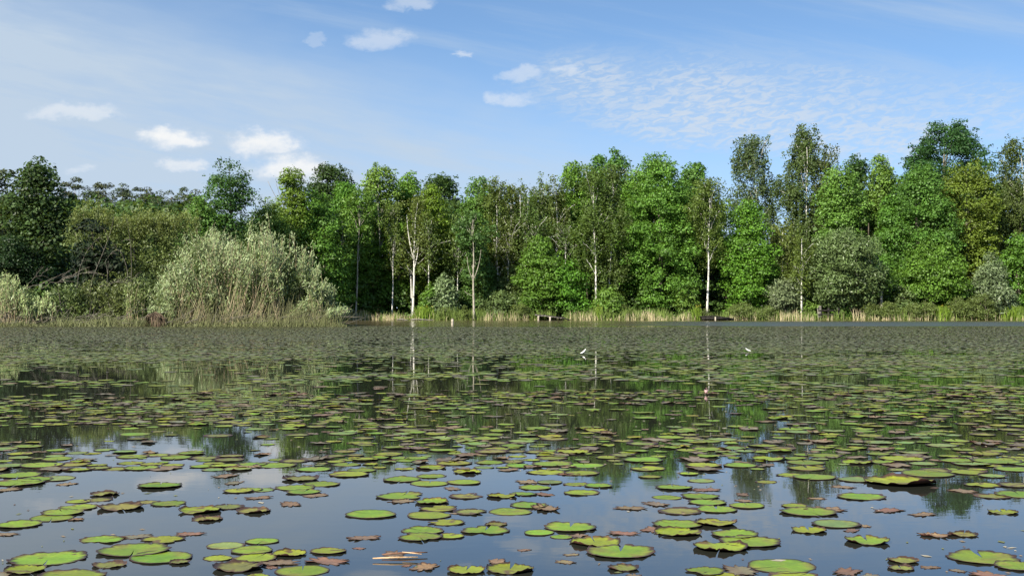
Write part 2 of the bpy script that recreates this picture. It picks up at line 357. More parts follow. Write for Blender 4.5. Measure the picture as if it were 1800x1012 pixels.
def place(name, x, D, label, cat, group=None, zb=None):
    X = px(x, D); o = empty(name, (X, D, gz(X, D) if zb is None else zb)); tag(o, label, cat, group); return o
def build_local(S, name, m, root, color=None, smooth=False):
    return S.build(name, m, root, loc=tuple(root.location), smooth=smooth, color=color)

SEED = [100]
def tree(kind, x, top, bot, w, D, c, label, group=None, dens=1.0, prof=None, trunk=None, tw=None, tlean=0, bark=None, depth=None, name=None, ls=None, rc=None, base_y=None, no_crown=False, fork=None, tb=None):
    SEED[0] += 1; rng = np.random.default_rng(SEED[0])
    nm = name or {'M': 'broadleaf_tree', 'B': 'birch_tree', 'P': 'pine_tree', 'W': 'willow_tree', 'F': 'spruce_tree', 'S': 'leafy_shrub', 'V': 'silver_shrub'}[kind]
    cat = {'S': 'shrub', 'V': 'shrub'}.get(kind, 'tree')
    root = place(nm, x if tb is None else tb, D, label, cat, group)
    X, zt, zb = px(x, D), pz(top, D), max(pz(bot, D), .15); W = w / FPX * D; g = root.location.z; H = zt - g
    dep = depth or min(W * 1.05, 9)
    area = np.pi * (W + dep) / 2 * (zt - zb) * .8
    S = Soup(); sc = D / 100.0
    if kind in 'MS':
        rc_ = rc or (.78 if kind == 'M' else .45) * (1 if W > 4 else .8); ls_ = ls or .165 * max(.8, sc)
        n = int(area / (rc_ ** 2 * 1.25) * 1.15 * dens) + 12
        C = envelope(rng, n, (X, D), zb + rc_ * .4, zt - rc_ * .45, W - rc_, dep - rc_, prof or (ROUND if kind == 'M' else DOME), inner=.4)
        C += rng.normal(0, .12, C.shape)
        if kind == 'M':                              # ragged outer sprigs break the outline of the boughs
            k_ = rng.integers(0, len(C), int(len(C) * .9)); ax = np.array([X, D, (zb + zt) / 2])
            E = C[k_] + unit((C[k_] - ax) * [1, 1, .45] + rng.normal(0, .5, (len(k_), 3))) * rng.uniform(.45, 1.15, (len(k_), 1)) * rc_ * 1.15
            E[:, 2] = np.minimum(E[:, 2], zt); clumps(S, rng, E, .30, int(16 * (.25 / ls_) ** 2 * .6), ls_ * .95, flat=.8)
        clumps(S, rng, C, rc_, int(58 * (rc_ / .78) ** 2 * (.25 / ls_) ** 2), ls_)
        lm = M_LEAF
    elif kind == 'B':
        n = int(area * 4.6 * dens) + 30
        C = envelope(rng, n, (X, D), zb, zt, W, dep, prof or BIRCHP, inner=.15, outer=.6)
        # birch foliage hangs from boughs: pull strands towards a set of bough centres
        nb = max(10, n // 16); Bc = C[rng.integers(0, n, nb)]; near = rng.integers(0, nb, len(C))
        sel = rng.random(len(C)) < .75
        C[sel] = Bc[near[sel]] + rng.normal(0, 1, (sel.sum(), 3)) * [.50, .50, .55]
        C[:, 2] = np.minimum(C[:, 2], zt)
        strands(S, rng, C, 1.3, 30, (ls or .16) * max(.85, sc), axis=(X, D)); lm = M_FINE
    elif kind == 'P':
        rc_ = rc or 1.0; n = int(area / 2.2 * dens) + 12
        C = envelope(rng, n, (X, D), zb, zt - .3, W, dep, prof or TALLR, inner=.15)
        sn = rng.random(len(C)) < .5; C[sn, 2] = zt - .5 - np.round((zt - .5 - C[sn, 2]) / 1.0) * 1.0 + rng.normal(0, .12, sn.sum())
        clumps(S, rng, C, rc_, 50, ls or .5, flat=.40, narrow=.35, up=.6, jit=.7); lm = M_NEEDLE
    elif kind == 'F':
        n = int(area / .9 * dens) + 12
        C = envelope(rng, n, (X, D), zb, zt, W, dep, CONE, inner=.3)
        clumps(S, rng, C, .8, 45, .32, flat=.35, narrow=.4, up=.1, jit=.5); lm = M_NEEDLE
    else:                                            # W, V: narrow silvery leaves
        rc_ = rc or .55; n = int(area / (rc_ ** 2 * 1.25) * 1.35 * dens) + 10
        C = envelope(rng, n, (X, D), zb + .1, zt - rc_ * .4, W - rc_, dep - rc_, prof or ROUND, inner=.3)
        clumps(S, rng, C, rc_, int(75 * (rc_ / .55) ** 2), ls or .25, flat=.95, narrow=.34, up=.3, jit=.65); lm = M_SILVER
    Tr = Soup()
    if kind in 'SV':
        for k in range(7):
            q = C[rng.integers(0, len(C))]; b0 = np.array([X + rng.normal(0, .12 * W), D + rng.normal(0, .2), g - .05])
            P = trunk_path(rng, b0, q, .04, 7); Tr.tube(P, np.linspace(.045, .012, 7), 5)
    else:
        tw = tw and tw * (.80 if kind == 'B' else .85)
        tw_ = tw or {'M': .022 * H, 'B': .011 * H, 'P': .016 * H, 'W': .02 * H, 'F': .018 * H}[kind]
        bx = X if tb is None else px(tb, D)
        fy = D - (dep * (.26 if kind == 'B' else .40) if (kind == 'B' or bark is M_BARKG) else 0)
        P = trunk_path(rng, (bx, fy, g - .1), (X + tlean, fy + .3, zt - ((.13 if kind == 'B' else .08) if fy < D else .06) * H), .018 if trunk is None else trunk, 14)
        R = np.interp(np.linspace(0, 1, 14), [0, .06, .5, 1], [tw_ * 1.2, tw_ * .9, tw_ * .5, .015])
        Tr.tube(P, R, 9)
        tg = C[rng.permutation(len(C))[:{'M': 16, 'B': 26, 'P': 14, 'W': 12, 'F': 4}[kind]]]
        limbs(Tr, rng, P, R, tg, thick=.16 if kind == 'B' else .42)
        if fork:
            for (fx, fy_, f0, rr) in fork:
                i = int(f0 * 13); q = np.array([px(fx, D), P[i][1] + rng.normal(0, .1), pz(fy_, D)])
                s = np.linspace(0, 1, 8)[:, None]; Q = P[i] + (q - P[i]) * s; Q[:, 0] += .12 * np.sin(3.1 * s[:, 0]) * np.sign(q[0] - P[i][0])
                Tr.tube(Q, np.linspace(rr * .62, .015, 8), 6)
    bm = bark or {'M': M_BARK, 'B': M_BIRCH, 'P': M_PINEB, 'W': M_BARK, 'F': M_BARKD, 'S': M_BARK, 'V': M_BARK}[kind]
    build_local(Tr, 'stems' if kind in 'SV' else 'trunk', bm, root, smooth=True)
    hue = rng.uniform([.86, .92, .86], [1.07, 1.12, 1.14]) * rng.uniform(.90, 1.12) if kind in 'MBP' else np.ones(3); c = tuple(float(q * h) for q, h in zip(c, (hue[0], 1.0 * (hue[1] + 1) / 2, hue[2])))
    build_local(S, 'foliage' if kind in 'SV' else 'crown', lm, root, color=c)
    return root

BK = 'trees of the wood behind the pond'
def forest():
    t = tree
    # ---- left end, beyond the peninsula
    t('P', -8, 288, 500, 80, 96, PINE, 'dark pine at the left edge of the photo, taller than the tree row beside it', BK, name='pine_tree', prof=TALLR)
    t('M', 66, 281, 530, 138, 86, DARK, 'large dark green pointed broadleaf tree near the left edge, standing before the far pine row', BK, prof=[(0, .9), (.15, 1.), (.4, 1.), (.6, .9), (.75, .66), (.88, .36), (1, .10)], dens=1.25, ls=.24)
    t('M', 20, 420, 560, 110, 82, (.022, .045, .012), 'deep shaded dark tree low at the left edge, behind the left silvery shoots', BK, dens=1.1)  # very dark leaf colour holds the shade of this gap
    pines = [(112, 318, 46), (135, 309, 34), (170, 320, 40), (188, 322, 36), (213, 318, 46), (240, 326, 40), (262, 329, 38), (283, 334, 40), (300, 331, 34), (322, 328, 44), (346, 331, 40), (150, 335, 50), (226, 336, 50), (275, 340, 50), (335, 338, 50)]
    lab = ['pine hidden half behind the dark pointed broadleaf tree', 'slim spire-topped pine first right of the dark pointed broadleaf tree', 'pine with a rounded tip, second spire right of the dark broadleaf tree', 'pine closely beside the rounded-tip pine, slightly lower',
           'flat-topped pine with layered boughs, most prominent in the far pine row', 'pine just right of the flat-topped pine', 'pine with a narrow tip near the middle of the pine row', 'lowest-topped pine in the right half of the pine row', 'slim pine between the lowest pine and the twin right-hand pines',
           'broad pine second from the tall bunchy-leaved tree', 'pine touching the left side of the tall bunchy-leaved tree', 'lower pine filling the gap below the spire-topped pine', 'lower pine crown below the flat-topped pine', 'lower pine crown in front of the middle of the pine row', 'lower pine crown beneath the two right-hand pines']
    for (x, y, w), l in zip(pines, lab):
        t('P', x, y, 470, w * 1.5, 165 if y < 335 else 150, PINE, l, 'row of pines on the skyline at left', ls=.30, rc=.58, dens=2.8, prof=[(0, .8), (.3, 1.), (.6, .95), (.78, .70), (.88, .46), (.95, .28), (1, .10)])
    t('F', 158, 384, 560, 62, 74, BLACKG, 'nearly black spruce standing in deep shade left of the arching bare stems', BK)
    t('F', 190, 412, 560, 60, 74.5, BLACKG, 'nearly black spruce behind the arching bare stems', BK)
    t('M', 402, 280, 440, 88, 90, (.065, .145, .025), 'tall tree with bunchy rounded crown sticking up alone above the silvery willow bush', BK, prof=[(0, 1.1), (.25, 1.1), (.45, .7), (.6, .95), (.8, .9), (.95, .5), (1, .2)], rc=.72, dens=.62)
    t('M', 352, 345, 500, 60, 88, MID, 'smaller leafy tree left of the tall bunchy tree, behind the willow bush', BK)
    # ---- behind the willow bush
    t('M', 468, 350, 560, 80, 94, LIGHT, 'light green tree right behind the crest of the willow bush', BK)
    t('M', 512, 297, 560, 88, 97, YEL, 'yellowish sparse-topped tree with dead twigs showing at its tip', BK, prof=[(0, .8), (.3, 1.), (.6, .9), (.78, .6), (.9, .42), (1, .25)], dens=.85, fork=[(470, 318, .7, .05), (484, 322, .7, .05), (505, 300, .8, .05), (532, 300, .8, .05)])
    t('M', 580, 290, 460, 78, 125, DARK, 'dark round-headed tree rising behind the yellowish sparse tree', BK, prof=TOPPY)
    t('M', 556, 335, 560, 110, 98, MID, 'broad mid-green tree behind the right half of the willow bush', BK, prof=SKIRT)
    t('M', 608, 322, 555, 62, 104, BRIGHT, 'bright narrow tree behind the slim grey sapling at the tip of the peninsula', BK, prof=TALLR)
    t('M', 603, 372, 500, 46, 99.6, LIGHT, 'slim sapling with a long bare pale stem at the water, right of the willow bush', BK, prof=TOPPY, dens=.45, tw=.10, bark=M_BARKG, trunk=.006, rc=.5, fork=[(592, 378, .8, .05)])
    t('M', 634, 335, 470, 56, 101.5, MID, 'thin-stemmed sapling second from the willow bush', BK, prof=TOPPY, dens=.45, tw=.10, bark=M_BARKG, trunk=.012, tb=628, rc=.5)
    t('M', 668, 290, 470, 64, 107, LIGHT, 'tall slender tree with rounded light tip and straight grey stem, third from the willow bush', BK, prof=[(0, .3), (.3, .5), (.5, .65), (.68, .8), (.82, 1.), (.95, .7), (1, .3)], dens=.8, bark=M_BARKG, trunk=.006, tw=.13, tb=672)
    t('M', 644, 420, 556, 76, 105, BRIGHT, 'young bright maple low between the slim grey stems', BK, prof=SKIRT)
    t('M', 702, 395, 556, 66, 106, BRIGHT, 'young bright maple just left of the twin white birch', BK, prof=SKIRT)
    t('M', 720, 303, 520, 66, 110, BRIGHT, 'rounded bright-topped tree above the twin white birch', BK, prof=TALLR)
    t('M', 773, 307, 450, 64, 130, DARK, 'dark round-topped tree far back, right of the twin white birch', BK, prof=TOPPY)
    t('M', 758, 330, 556, 74, 106, YEL, 'yellow-green tree directly right of the twin white birch', BK, prof=TALLR)
    t('B', 730, 345, 470, 56, 103, OLIVE2, 'twin white birch with two close white stems that fork halfway up', BK, dens=.9, tw=.16, tb=727, trunk=.006, fork=[(716, 378, .55, .10), (736, 420, .48, .10)])
    tw2 = tree('B', 722, 420, 470, 24, 103.5, OLIVE, 'thin second birch stem leaning against the twin white birch', BK, dens=.4, tw=.12, tb=724, trunk=.006)
    t('M', 800, 372, 556, 62, 108, MID, 'leafy mid-green tree between the twin white birch and the bare grey tree', BK, prof=TALLR)
    t('M', 842, 313, 540, 72, 108, MID, 'rounded tree rising behind the bare grey tree by the water', BK, prof=TALLR)
    t('M', 832, 372, 500, 62, 100.6, BLUEG, 'bare-stemmed grey tree at the water with a fork and short dead side branches', BK, prof=TOPPY, dens=.5, tw=.13, bark=M_BARKG, trunk=.006, tb=834, rc=.6, fork=[(846, 440, .42, .07), (822, 452, .40, .05), (818, 512, .25, .03)])
    t('M', 842, 430, 556, 66, 104, BLUEG, 'bluish green bushy tree behind the bare grey tree', BK, prof=SKIRT)
    # ---- birch grove
    for x, tb, top, bot, w, D, l in [(872, 876, 316, 505, 52, 105, 'olive birch at the left end of the birch grove, with a leaning pale side limb'), (914, 908, 312, 470, 44, 106, 'slender birch in the grove with a thin white stem leaning slightly left'), (928, 918, 318, 480, 40, 105, 'slender birch close beside the thin left-leaning birch'),
                                   (955, 948, 298, 470, 52, 107, 'tallest birch of the middle grove, with a dark twiggy tip'), (978, 975, 316, 480, 46, 106, 'birch right of the tallest grove birch, with a short white stem showing'), (898, 890, 330, 500, 46, 108, 'dim olive birch standing behind the slender grove birches')]:
        t('B', x, top, bot, w, D, OLIVE, l, 'birch grove in the middle of the wood', dens=.8, tb=tb, tw=.105, trunk=.008, ls=.16, fork=[(858, 395, .62, .06)] if x == 872 else None)
    for x, top, base, D, l in [(752, 372, 545, 102.6, 'thin grey-white birch close behind the twin white birch on its right'), (803, 380, 540, 104, 'slim pale birch stem halfway between the twin white birch and the bare grey tree'), (892, 378, 530, 104.5, 'thin pale birch stem at the left of the slender grove birches'),
                            (933, 370, 520, 104, 'faint thin birch stem between the slender grove birches and the tallest grove birch'), (690, 360, 548, 103, 'slim grey stem left of the twin white birch, right of the straight grey stem')]:
        t('B', x + 3, top, top + 90, 34, D, OLIVE2, l, 'slim pale stems in the wood', dens=.6, tb=x, tw=.085, trunk=.006)
    t('B', 995, 395, 420, 16, 104, OLIVE, 'thin bright white birch pole with almost no leaves, in a dark gap', BK, dens=.15, tw=.085, trunk=.003, tb=994)
    t('M', 1011, 280, 520, 58, 109, BRIGHT, 'bright rounded tree standing between the birch grove and the pair of olive birches', BK, prof=TALLR, dens=.95, fork=[(998, 395, .5, .06)])
    t('M', 1052, 277, 500, 60, 114, MID, 'mid-green tree behind the pair of olive birches', BK, prof=TALLR)
    t('M', 1088, 263, 500, 56, 112, MID, 'tree with two small separate tufts at its tip, left of the big bright maple', BK, prof=[(0, .6), (.4, .9), (.7, .9), (.83, .6), (.9, .75), (1, .5)], dens=.8, rc=.6)
    t('B', 1042, 292, 500, 62, 102.5, OLIVE, 'left of the two olive birches by the shore, its white foot ending in the reeds', BK, dens=1.1, tb=1047, tw=.13, trunk=.008)
    t('B', 1078, 296, 505, 60, 103.5, OLIVE, 'right of the two olive birches by the shore, next to the big maple', BK, dens=1.1, tb=1067, tw=.12, trunk=.008)
    t('M', 952, 418, 552, 84, 102, BRIGHT, 'young bright maple in front of the birch grove', BK, prof=SKIRT)
    t('M', 1004, 462, 552, 66, 101.6, BRIGHT, 'low bright maple left of the two olive birches', BK, prof=SKIRT)
    t('M', 1070, 502, 552, 50, 101.2, LIGHT, 'low leafy sapling at the foot of the two olive birches', BK, prof=DOME)
    t('M', 905, 470, 552, 70, 104, SEDGE, 'dim leafy sapling under the birch grove', BK, prof=DOME)
    # ---- the big maple and right of it
    t('M', 1160, 274, 550, 146, 105, BRIGHT, 'biggest bright green maple, broad and leafy from the reeds to its rounded top', BK, prof=SKIRT, dens=1.15, depth=9)
    t('M', 1222, 288, 470, 78, 110, MID, 'rounded tree joined to the right shoulder of the biggest maple', BK, prof=ROUND)
    t('M', 1118, 300, 520, 70, 109, BRIGHT, 'bright tree merging with the left side of the biggest maple', BK, prof=TALLR)
    t('B', 1246, 318, 455, 64, 102, OLIVE2, 'white birch with a long bare straight stem right of the biggest maple', BK, dens=1.15, tb=1240, tw=.14, trunk=.006)
    t('M', 1265, 330, 520, 46, 112, LIGHT, 'pale thin tree in the skyline dip right of the biggest maple', BK, prof=TALLR, dens=.55)
    t('M', 1318, 350, 552, 98, 103, BRIGHT, 'bright feathery maple in front, right of the long white birch stem', BK, prof=[(0, .8), (.25, 1.), (.5, .9), (.75, .6), (.9, .35), (1, .1)], dens=1.1)
    t('B', 1325, 245, 412, 98, 116, (.090, .125, .040), 'dark airy birch standing alone above the skyline dip', BK, dens=1.0, prof=[(0, .5), (.3, .95), (.5, 1.), (.7, .75), (.88, .55), (1, .15)], tw=.14, trunk=.01)
    t('B', 1413, 218, 500, 108, 113, (.105, .145, .040), 'tallest pointed birch, highest of the birches right of the skyline dip', BK, dens=1.15, prof=[(0, .7), (.3, .95), (.5, 1.), (.65, .85), (.8, .45), (.92, .25), (1, .06)], tw=.17, trunk=.006)
    t('B', 1452, 257, 470, 40, 112, (.10, .125, .036), 'small pale birch clinging to the right side of the tallest pointed birch', BK, dens=.7, tw=.10)
    t('B', 1372, 388, 545, 84, 106, OLIVE2, 'low olive birch below the gap between the two tall birches', BK, dens=1.0, tw=.10)
    t('B', 1408, 400, 520, 54, 101.4, OLIVE2, 'birch with a bright white foot ending in the reeds, left of the grey-green willow tree', BK, dens=.7, tb=1405, tw=.12, trunk=.004)
    t('M', 1478, 284, 520, 80, 109, LIGHT, 'light leafy tree right below the tallest birch, behind the grey-green willow', BK, prof=TALLR)
    t('M', 1508, 272, 420, 36, 120, DARK, 'small dark crown peeping over the light leafy trees', BK, prof=TOPPY)
    t('M', 1551, 276, 520, 60, 111, LIGHT, 'pale yellowish pointed tree left of the round oak', BK, prof=TALLR)
    t('W', 1484, 400, 545, 132, 101.3, GREYG, 'grey-green willow tree with several leaning stems at the water edge', BK, prof=ROUND, dens=1.05, fork=[(1470, 470, .1, .10), (1500, 480, .12, .10), (1455, 500, .08, .08)], bark=M_BARK)
    t('M', 1664, 216, 420, 156, 122, (.050, .110, .026), 'tall round-headed dark oak rising above all other trees at right', BK, prof=[(0, .3), (.3, .7), (.5, .95), (.65, 1.), (.85, .72), (1, .25)], depth=12, dens=1.0, rc=.95)
    t('M', 1618, 290, 552, 120, 105, MID, 'broad leafy tree in front of the left half of the round oak', BK, prof=SKIRT, dens=1.1)
    t('M', 1578, 330, 540, 76, 107, MID, 'leafy tree right of the grey-green willow, below the pale pointed tree', BK, prof=TALLR)
    t('M', 1704, 282, 540, 108, 106, (.140, .212, .030), 'yellowish bronze-leaved tree in front of the right half of the round oak', BK, prof=TALLR, dens=.95)
    t('M', 1640, 420, 552, 130, 102.5, BRIGHT, 'low spreading bright maple over the round sedge bushes', BK, prof=SKIRT)
    t('M', 1544, 472, 520, 52, 101.6, MID, 'small tree with a stout pale bare trunk, right of the grey-green willow', BK, tw=.21, bark=M_BARKG, trunk=.002, tb=1543, dens=.8)
    t('W', 1742, 450, 550, 96, 101.6, (.14, .19, .085), 'silvery pale willow tree at the shore near the right edge', BK, prof=CONE, dens=1.05)
    t('M', 1792, 410, 556, 76, 103, BRIGHT, 'bright low tree at the right edge beside the silvery willow', BK, prof=SKIRT)
    t('B', 1788, 240, 480, 96, 108, (.10, .13, .032), 'tall pale-stemmed birch at the right edge of the wood', BK, dens=.95, tb=1797, tw=.15, trunk=.006)
    # ---- just outside the frame, mirrored or seen from the side
    t('M', 1868, 290, 552, 110, 106, MID, 'leafy tree past the right edge', BK)
    t('M', 1960, 270, 552, 130, 108, BRIGHT, 'broad bright tree well past the right edge', BK)
    t('M', -110, 300, 552, 150, 90, DARK, 'dark broad tree past the left edge', BK)
    # ---- shrubs on the bank
    sh = 'shrubs along the far bank'
    t('V', 782, 488, 552, 54, 101.2, (.15, .21, .09), 'silvery green pointed shrub left of the bare grey tree', sh, prof=CONE)
    t('S', 757, 500, 554, 42, 101.6, MID, 'dense green shrub between the twin white birch and the silvery shrub', sh)
    t('S', 878, 512, 556, 70, 101.4, GREYG, 'wide pale green shrub right of the bare grey tree', sh)
    t('V', 1380, 492, 550, 66, 101.6, (.15, .19, .09), 'silvery shrub left of the white-footed birch', sh)
    t('S', 1210, 500, 552, 40, 101.5, LIGHT, 'small yellowish shrub under the right side of the biggest maple', sh)
    t('S', 1425, 530, 558, 44, 100.9, LIGHT, 'low light shrub at the foot of the white-footed birch', sh)
    t('S', 1478, 538, 560, 36, 100.7, MID, 'low shrub below the grey-green willow stems', sh)
    t('S', 1590, 505, 556, 44, 101.0, GREYG, 'pale leafy shrub between the round sedge bushes', sh)
    dm = 'round clipped-looking sedge bushes along the far bank'
    for x, y, w, l in [(783, 547, 24, 'small round bush below the silvery shrub'), (818, 546, 28, 'small round bush left of the bare grey tree foot'), (916, 536, 32, 'round bush left of the tilted jetty'), (1104, 547, 22, 'small round bush under the left edge of the biggest maple'),
                     (1240, 547, 22, 'small round bush at the foot of the long white birch stem'), (1302, 534, 52, 'wide round bush right of the dark jetty'), (1347, 540, 34, 'round bush second right of the dark jetty'), (1532, 537, 28, 'small round bush left of the stout pale trunk'), (1563, 533, 34, 'round bush right of the stout pale trunk'),
                     (1606, 536, 36, 'round bush below the pale leafy shrub'), (1634, 534, 34, 'round bush left of the iris clump'), (1688, 528, 44, 'large round bush second from the right'), (1724, 521, 52, 'largest round bush, right of all others')]:
        t('S', x, y, 560, w, 99.9, SEDGE, l, dm, name='round_bush', rc=.25, ls=.085, prof=[(0, .8), (.3, 1.), (.6, .95), (.85, .65), (1, .3)], dens=1.5)
forest()

def woodland():
    """The dense wood behind the edge trees: one mass."""
    rng = np.random.default_rng(7)
    sx = [-400, 0, 130, 330, 380, 430, 470, 600, 800, 900, 1000, 1100, 1225, 1255, 1385, 1430, 1500, 1800, 2300]
    sy = [340, 345, 350, 350, 370, 400, 372, 352, 350, 350, 335, 330, 335, 432, 432, 350, 320, 320, 320]
    S = Soup(); C = []
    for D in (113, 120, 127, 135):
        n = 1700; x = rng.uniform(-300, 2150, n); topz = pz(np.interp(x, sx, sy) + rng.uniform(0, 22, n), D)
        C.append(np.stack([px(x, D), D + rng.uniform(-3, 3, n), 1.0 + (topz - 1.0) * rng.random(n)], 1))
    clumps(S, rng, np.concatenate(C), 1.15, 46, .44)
    o = S.build('background_woodland', M_LEAF, color=(.068, .122, .028)); tag(o, 'dark dense woodland mass behind the edge trees', 'woodland', kind='stuff')  # green darkened for the shade inside the wood
    S = Soup()
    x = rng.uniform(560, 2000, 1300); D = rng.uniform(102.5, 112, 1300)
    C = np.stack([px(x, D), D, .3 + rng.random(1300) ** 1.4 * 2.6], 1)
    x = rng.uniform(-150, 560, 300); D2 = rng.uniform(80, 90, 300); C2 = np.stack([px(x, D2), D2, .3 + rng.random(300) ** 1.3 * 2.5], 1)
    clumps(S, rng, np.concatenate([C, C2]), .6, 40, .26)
    o = S.build('undergrowth', M_LEAF, color=(.075, .138, .030)); tag(o, 'dim leafy undergrowth beneath the trees', 'undergrowth', kind='stuff')  # leaf colour dimmed for the shade under the trees
    S = Soup()
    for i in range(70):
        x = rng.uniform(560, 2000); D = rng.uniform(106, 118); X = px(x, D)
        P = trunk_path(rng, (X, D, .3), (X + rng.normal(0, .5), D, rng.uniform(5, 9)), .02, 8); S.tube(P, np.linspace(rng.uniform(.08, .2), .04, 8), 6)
    o = S.build('shaded_trunks', M_BARKD, smooth=True); tag(o, 'dim trunks deep inside the wood', 'trunks', kind='stuff')  # dark bark colour adds to the shade deep among the trees
woodland()

def blades(S, rng, x, y, h, w, lean=.12, base=0.0, v=None):
    n = len(x); az = rng.uniform(-.8, .8, n)
    d = np.stack([np.cos(az), np.sin(az), 0 * az], 1) * w[:, None] / 2
    L = np.stack([rng.normal(0, lean, n), rng.normal(0, lean, n), np.ones(n)], 1) * h[:, None]
    b = np.stack([x, y, np.broadcast_to(base, n)], 1); k = rng.normal(0, .10, (n, 2)) * h[:, None]
    m = b + L * .55; t = b + L; t[:, :2] += k
    V = np.stack([b - d, b + d, m + d * .9, m - d * .9, t + d * .15, t - d * .15], 1).reshape(-1, 3)
    i = np.arange(n) * 6; F = np.concatenate([np.stack([i, i + 1, i + 2, i + 3], 1), np.stack([i + 3, i + 2, i + 4, i + 5], 1)])
    S.add(V, F, v=np.repeat(rng.random(n) if v is None else v, 6))

def reeds():
    rng = np.random.default_rng(21)
    # pale dry stubs in patches along the waterline
    n = 6500; x = rng.uniform(575, 1900, n)
    patch = waves(np.stack([x, 0 * x], 1), 5, .045) + waves(np.stack([x, 0 * x], 1), 6, .16) * .6
    for a, b, k in [(600, 705, .9), (1080, 1215, .9), (1285, 1430, .8), (1515, 1590, .5), (1690, 1780, .5), (745, 800, -.5), (935, 1000, -.9), (1225, 1280, -3), (1430, 1500, -.6), (905, 940, -.4)]: patch += np.where((x > a) & (x < b), k, 0)
    x = x[rng.random(n) < np.clip(.27 + patch * .5, .03, 1)]; n = len(x)
    D = 98.9 + rng.random(n) ** 1.2 * 1.8
    S = Soup(); blades(S, rng, px(x, D), D, rng.uniform(.20, .95, n) * np.clip(.8 + .35 * waves(np.stack([x, 0 * x], 1), 66, .12), .4, 1.2), rng.uniform(.018, .040, n), .11, -.05)
    tag(S.build('dry_reeds', M_REED, color=(.47, .41, .25)), 'pale dry reed stubs along the far waterline', 'reeds', kind='stuff')
    n = 14000; x = rng.uniform(590, 1950, n); p2 = waves(np.stack([x, 0 * x], 1), 8, .05) + .5 * waves(np.stack([x, 0 * x], 1), 9, .21)
    keep = rng.random(n) < np.clip(.60 + .6 * p2, .10, 1); x = x[keep]; p2 = p2[keep]; n = len(x)
    D = 99.2 + rng.random(n) * 3.4
    S = Soup(); blades(S, rng, px(x, D), D, (rng.uniform(.30, .95, n) + .30 * np.clip(p2, -.6, 1)), rng.uniform(.022, .045, n), .16, .0)
    tag(S.build('green_reeds', M_REED, color=(.150, .215, .048)), 'green sedge and reed fringe behind the dry stubs', 'reeds', kind='stuff')
    # short plants right at the water
    n = 2600; x = rng.uniform(575, 1900, n); D = 99.2 + rng.random(n) * .8
    S = Soup(); blades(S, rng, px(x, D), D, rng.uniform(.12, .36, n), rng.uniform(.03, .07, n), .35, -.05)
    tag(S.build('shore_grass', M_REED, color=(.12, .15, .035)), 'short grassy growth at the water edge', 'grass', kind='stuff')
    # iris clumps
    for x, w, k, l in [(1655, 40, 260, 'bright green iris clump standing before the round bushes'), (1785, 60, 320, 'bright green iris clump at the right edge of the bank'), (745, 44, 240, 'bright green sword-leaved clump at the foot of the twin white birch'), (1225, 18, 110, 'small bright iris clump left of the dark jetty'), (1052, 20, 110, 'narrow bright sedge clump below the left olive birch')]:
        D = 99.8; X = px(x, D); root = place('iris_clump', x, D, l, 'plant', 'iris clumps on the far bank', zb=-.03)
        xx = X + np.clip(rng.normal(0, .35, k), -1, 1) * w / FPX * D * .5; yy = D + rng.normal(0, .3, k)
        S = Soup(); blades(S, rng, xx, yy, rng.uniform(.6, 1.25, k), rng.uniform(.04, .07, k), .13, -.03)
        build_local(S, 'leaves', M_REED, root, color=(.150, .235, .026))
        xs_ = rng.choice(len(xx), 4); S = Soup()
        for i in xs_:
            c = np.array([[xx[i], yy[i] - .1, rng.uniform(.9, 1.2)]]) + rng.normal(0, .05, (7, 3)); add_leaves(S, rng, c, rng.normal(size=(7, 3)), .06, .045)
        build_local(S, 'blossoms', M_REED, root, color=(.50, .46, .06))
reeds()

# ------------------------------------------------------------------ the peninsula
def shoots(S, L, rng, bases, tips, r, leaf_n, ll, lw, lo=.35, up=.8, low=None, bow=.12):
    """Upright willow shoots: a thin stem and narrow leaves along its upper part."""
    for b, t in zip(bases, tips):
        s = np.linspace(0, 1, 6)[:, None]; P = b + (t - b) * s
        P[:, :2] += (t - b)[:2] * (s ** 2 - s) * rng.uniform(-.3, .5) + bow * np.sin(3.14 * s) * rng.normal(0, 1, 2)
        S.tube(P, np.linspace(r, r * .3, 6), 4, cap=False)
        n = int(leaf_n * rng.uniform(.6, 1.3)); u = lo + (1 - lo) * rng.random(n) ** .6
        q = np.stack([np.interp(u, s[:, 0], P[:, k]) for k in range(3)], 1) + rng.normal(0, .10, (n, 3))
        T = rng.normal(size=(n, 3)) * .7 + [0, 0, up]; N = rng.normal(size=(n, 3)) * .6 + [-.35, -.5, .45]
        v = np.clip(.75 * rng.random(n) + .25 * (u > .8), 0, 1); T = T + (t - b) / (np.linalg.norm(t - b) + 1e-6) * .9; ln = ll * rng.uniform(.6, 1.35, n); wd = lw * rng.uniform(.7, 1.3, n)
        hi = u > (-1 if low is None else .70 + .12 * rng.normal(size=n))
        add_leaves(L, rng, q[hi], N[hi], ln[hi], wd[hi], T=T[hi], v=v[hi])
        if low is not None: add_leaves(low, rng, q[~hi], N[~hi], ln[~hi], wd[~hi], T=T[~hi], v=v[~hi])
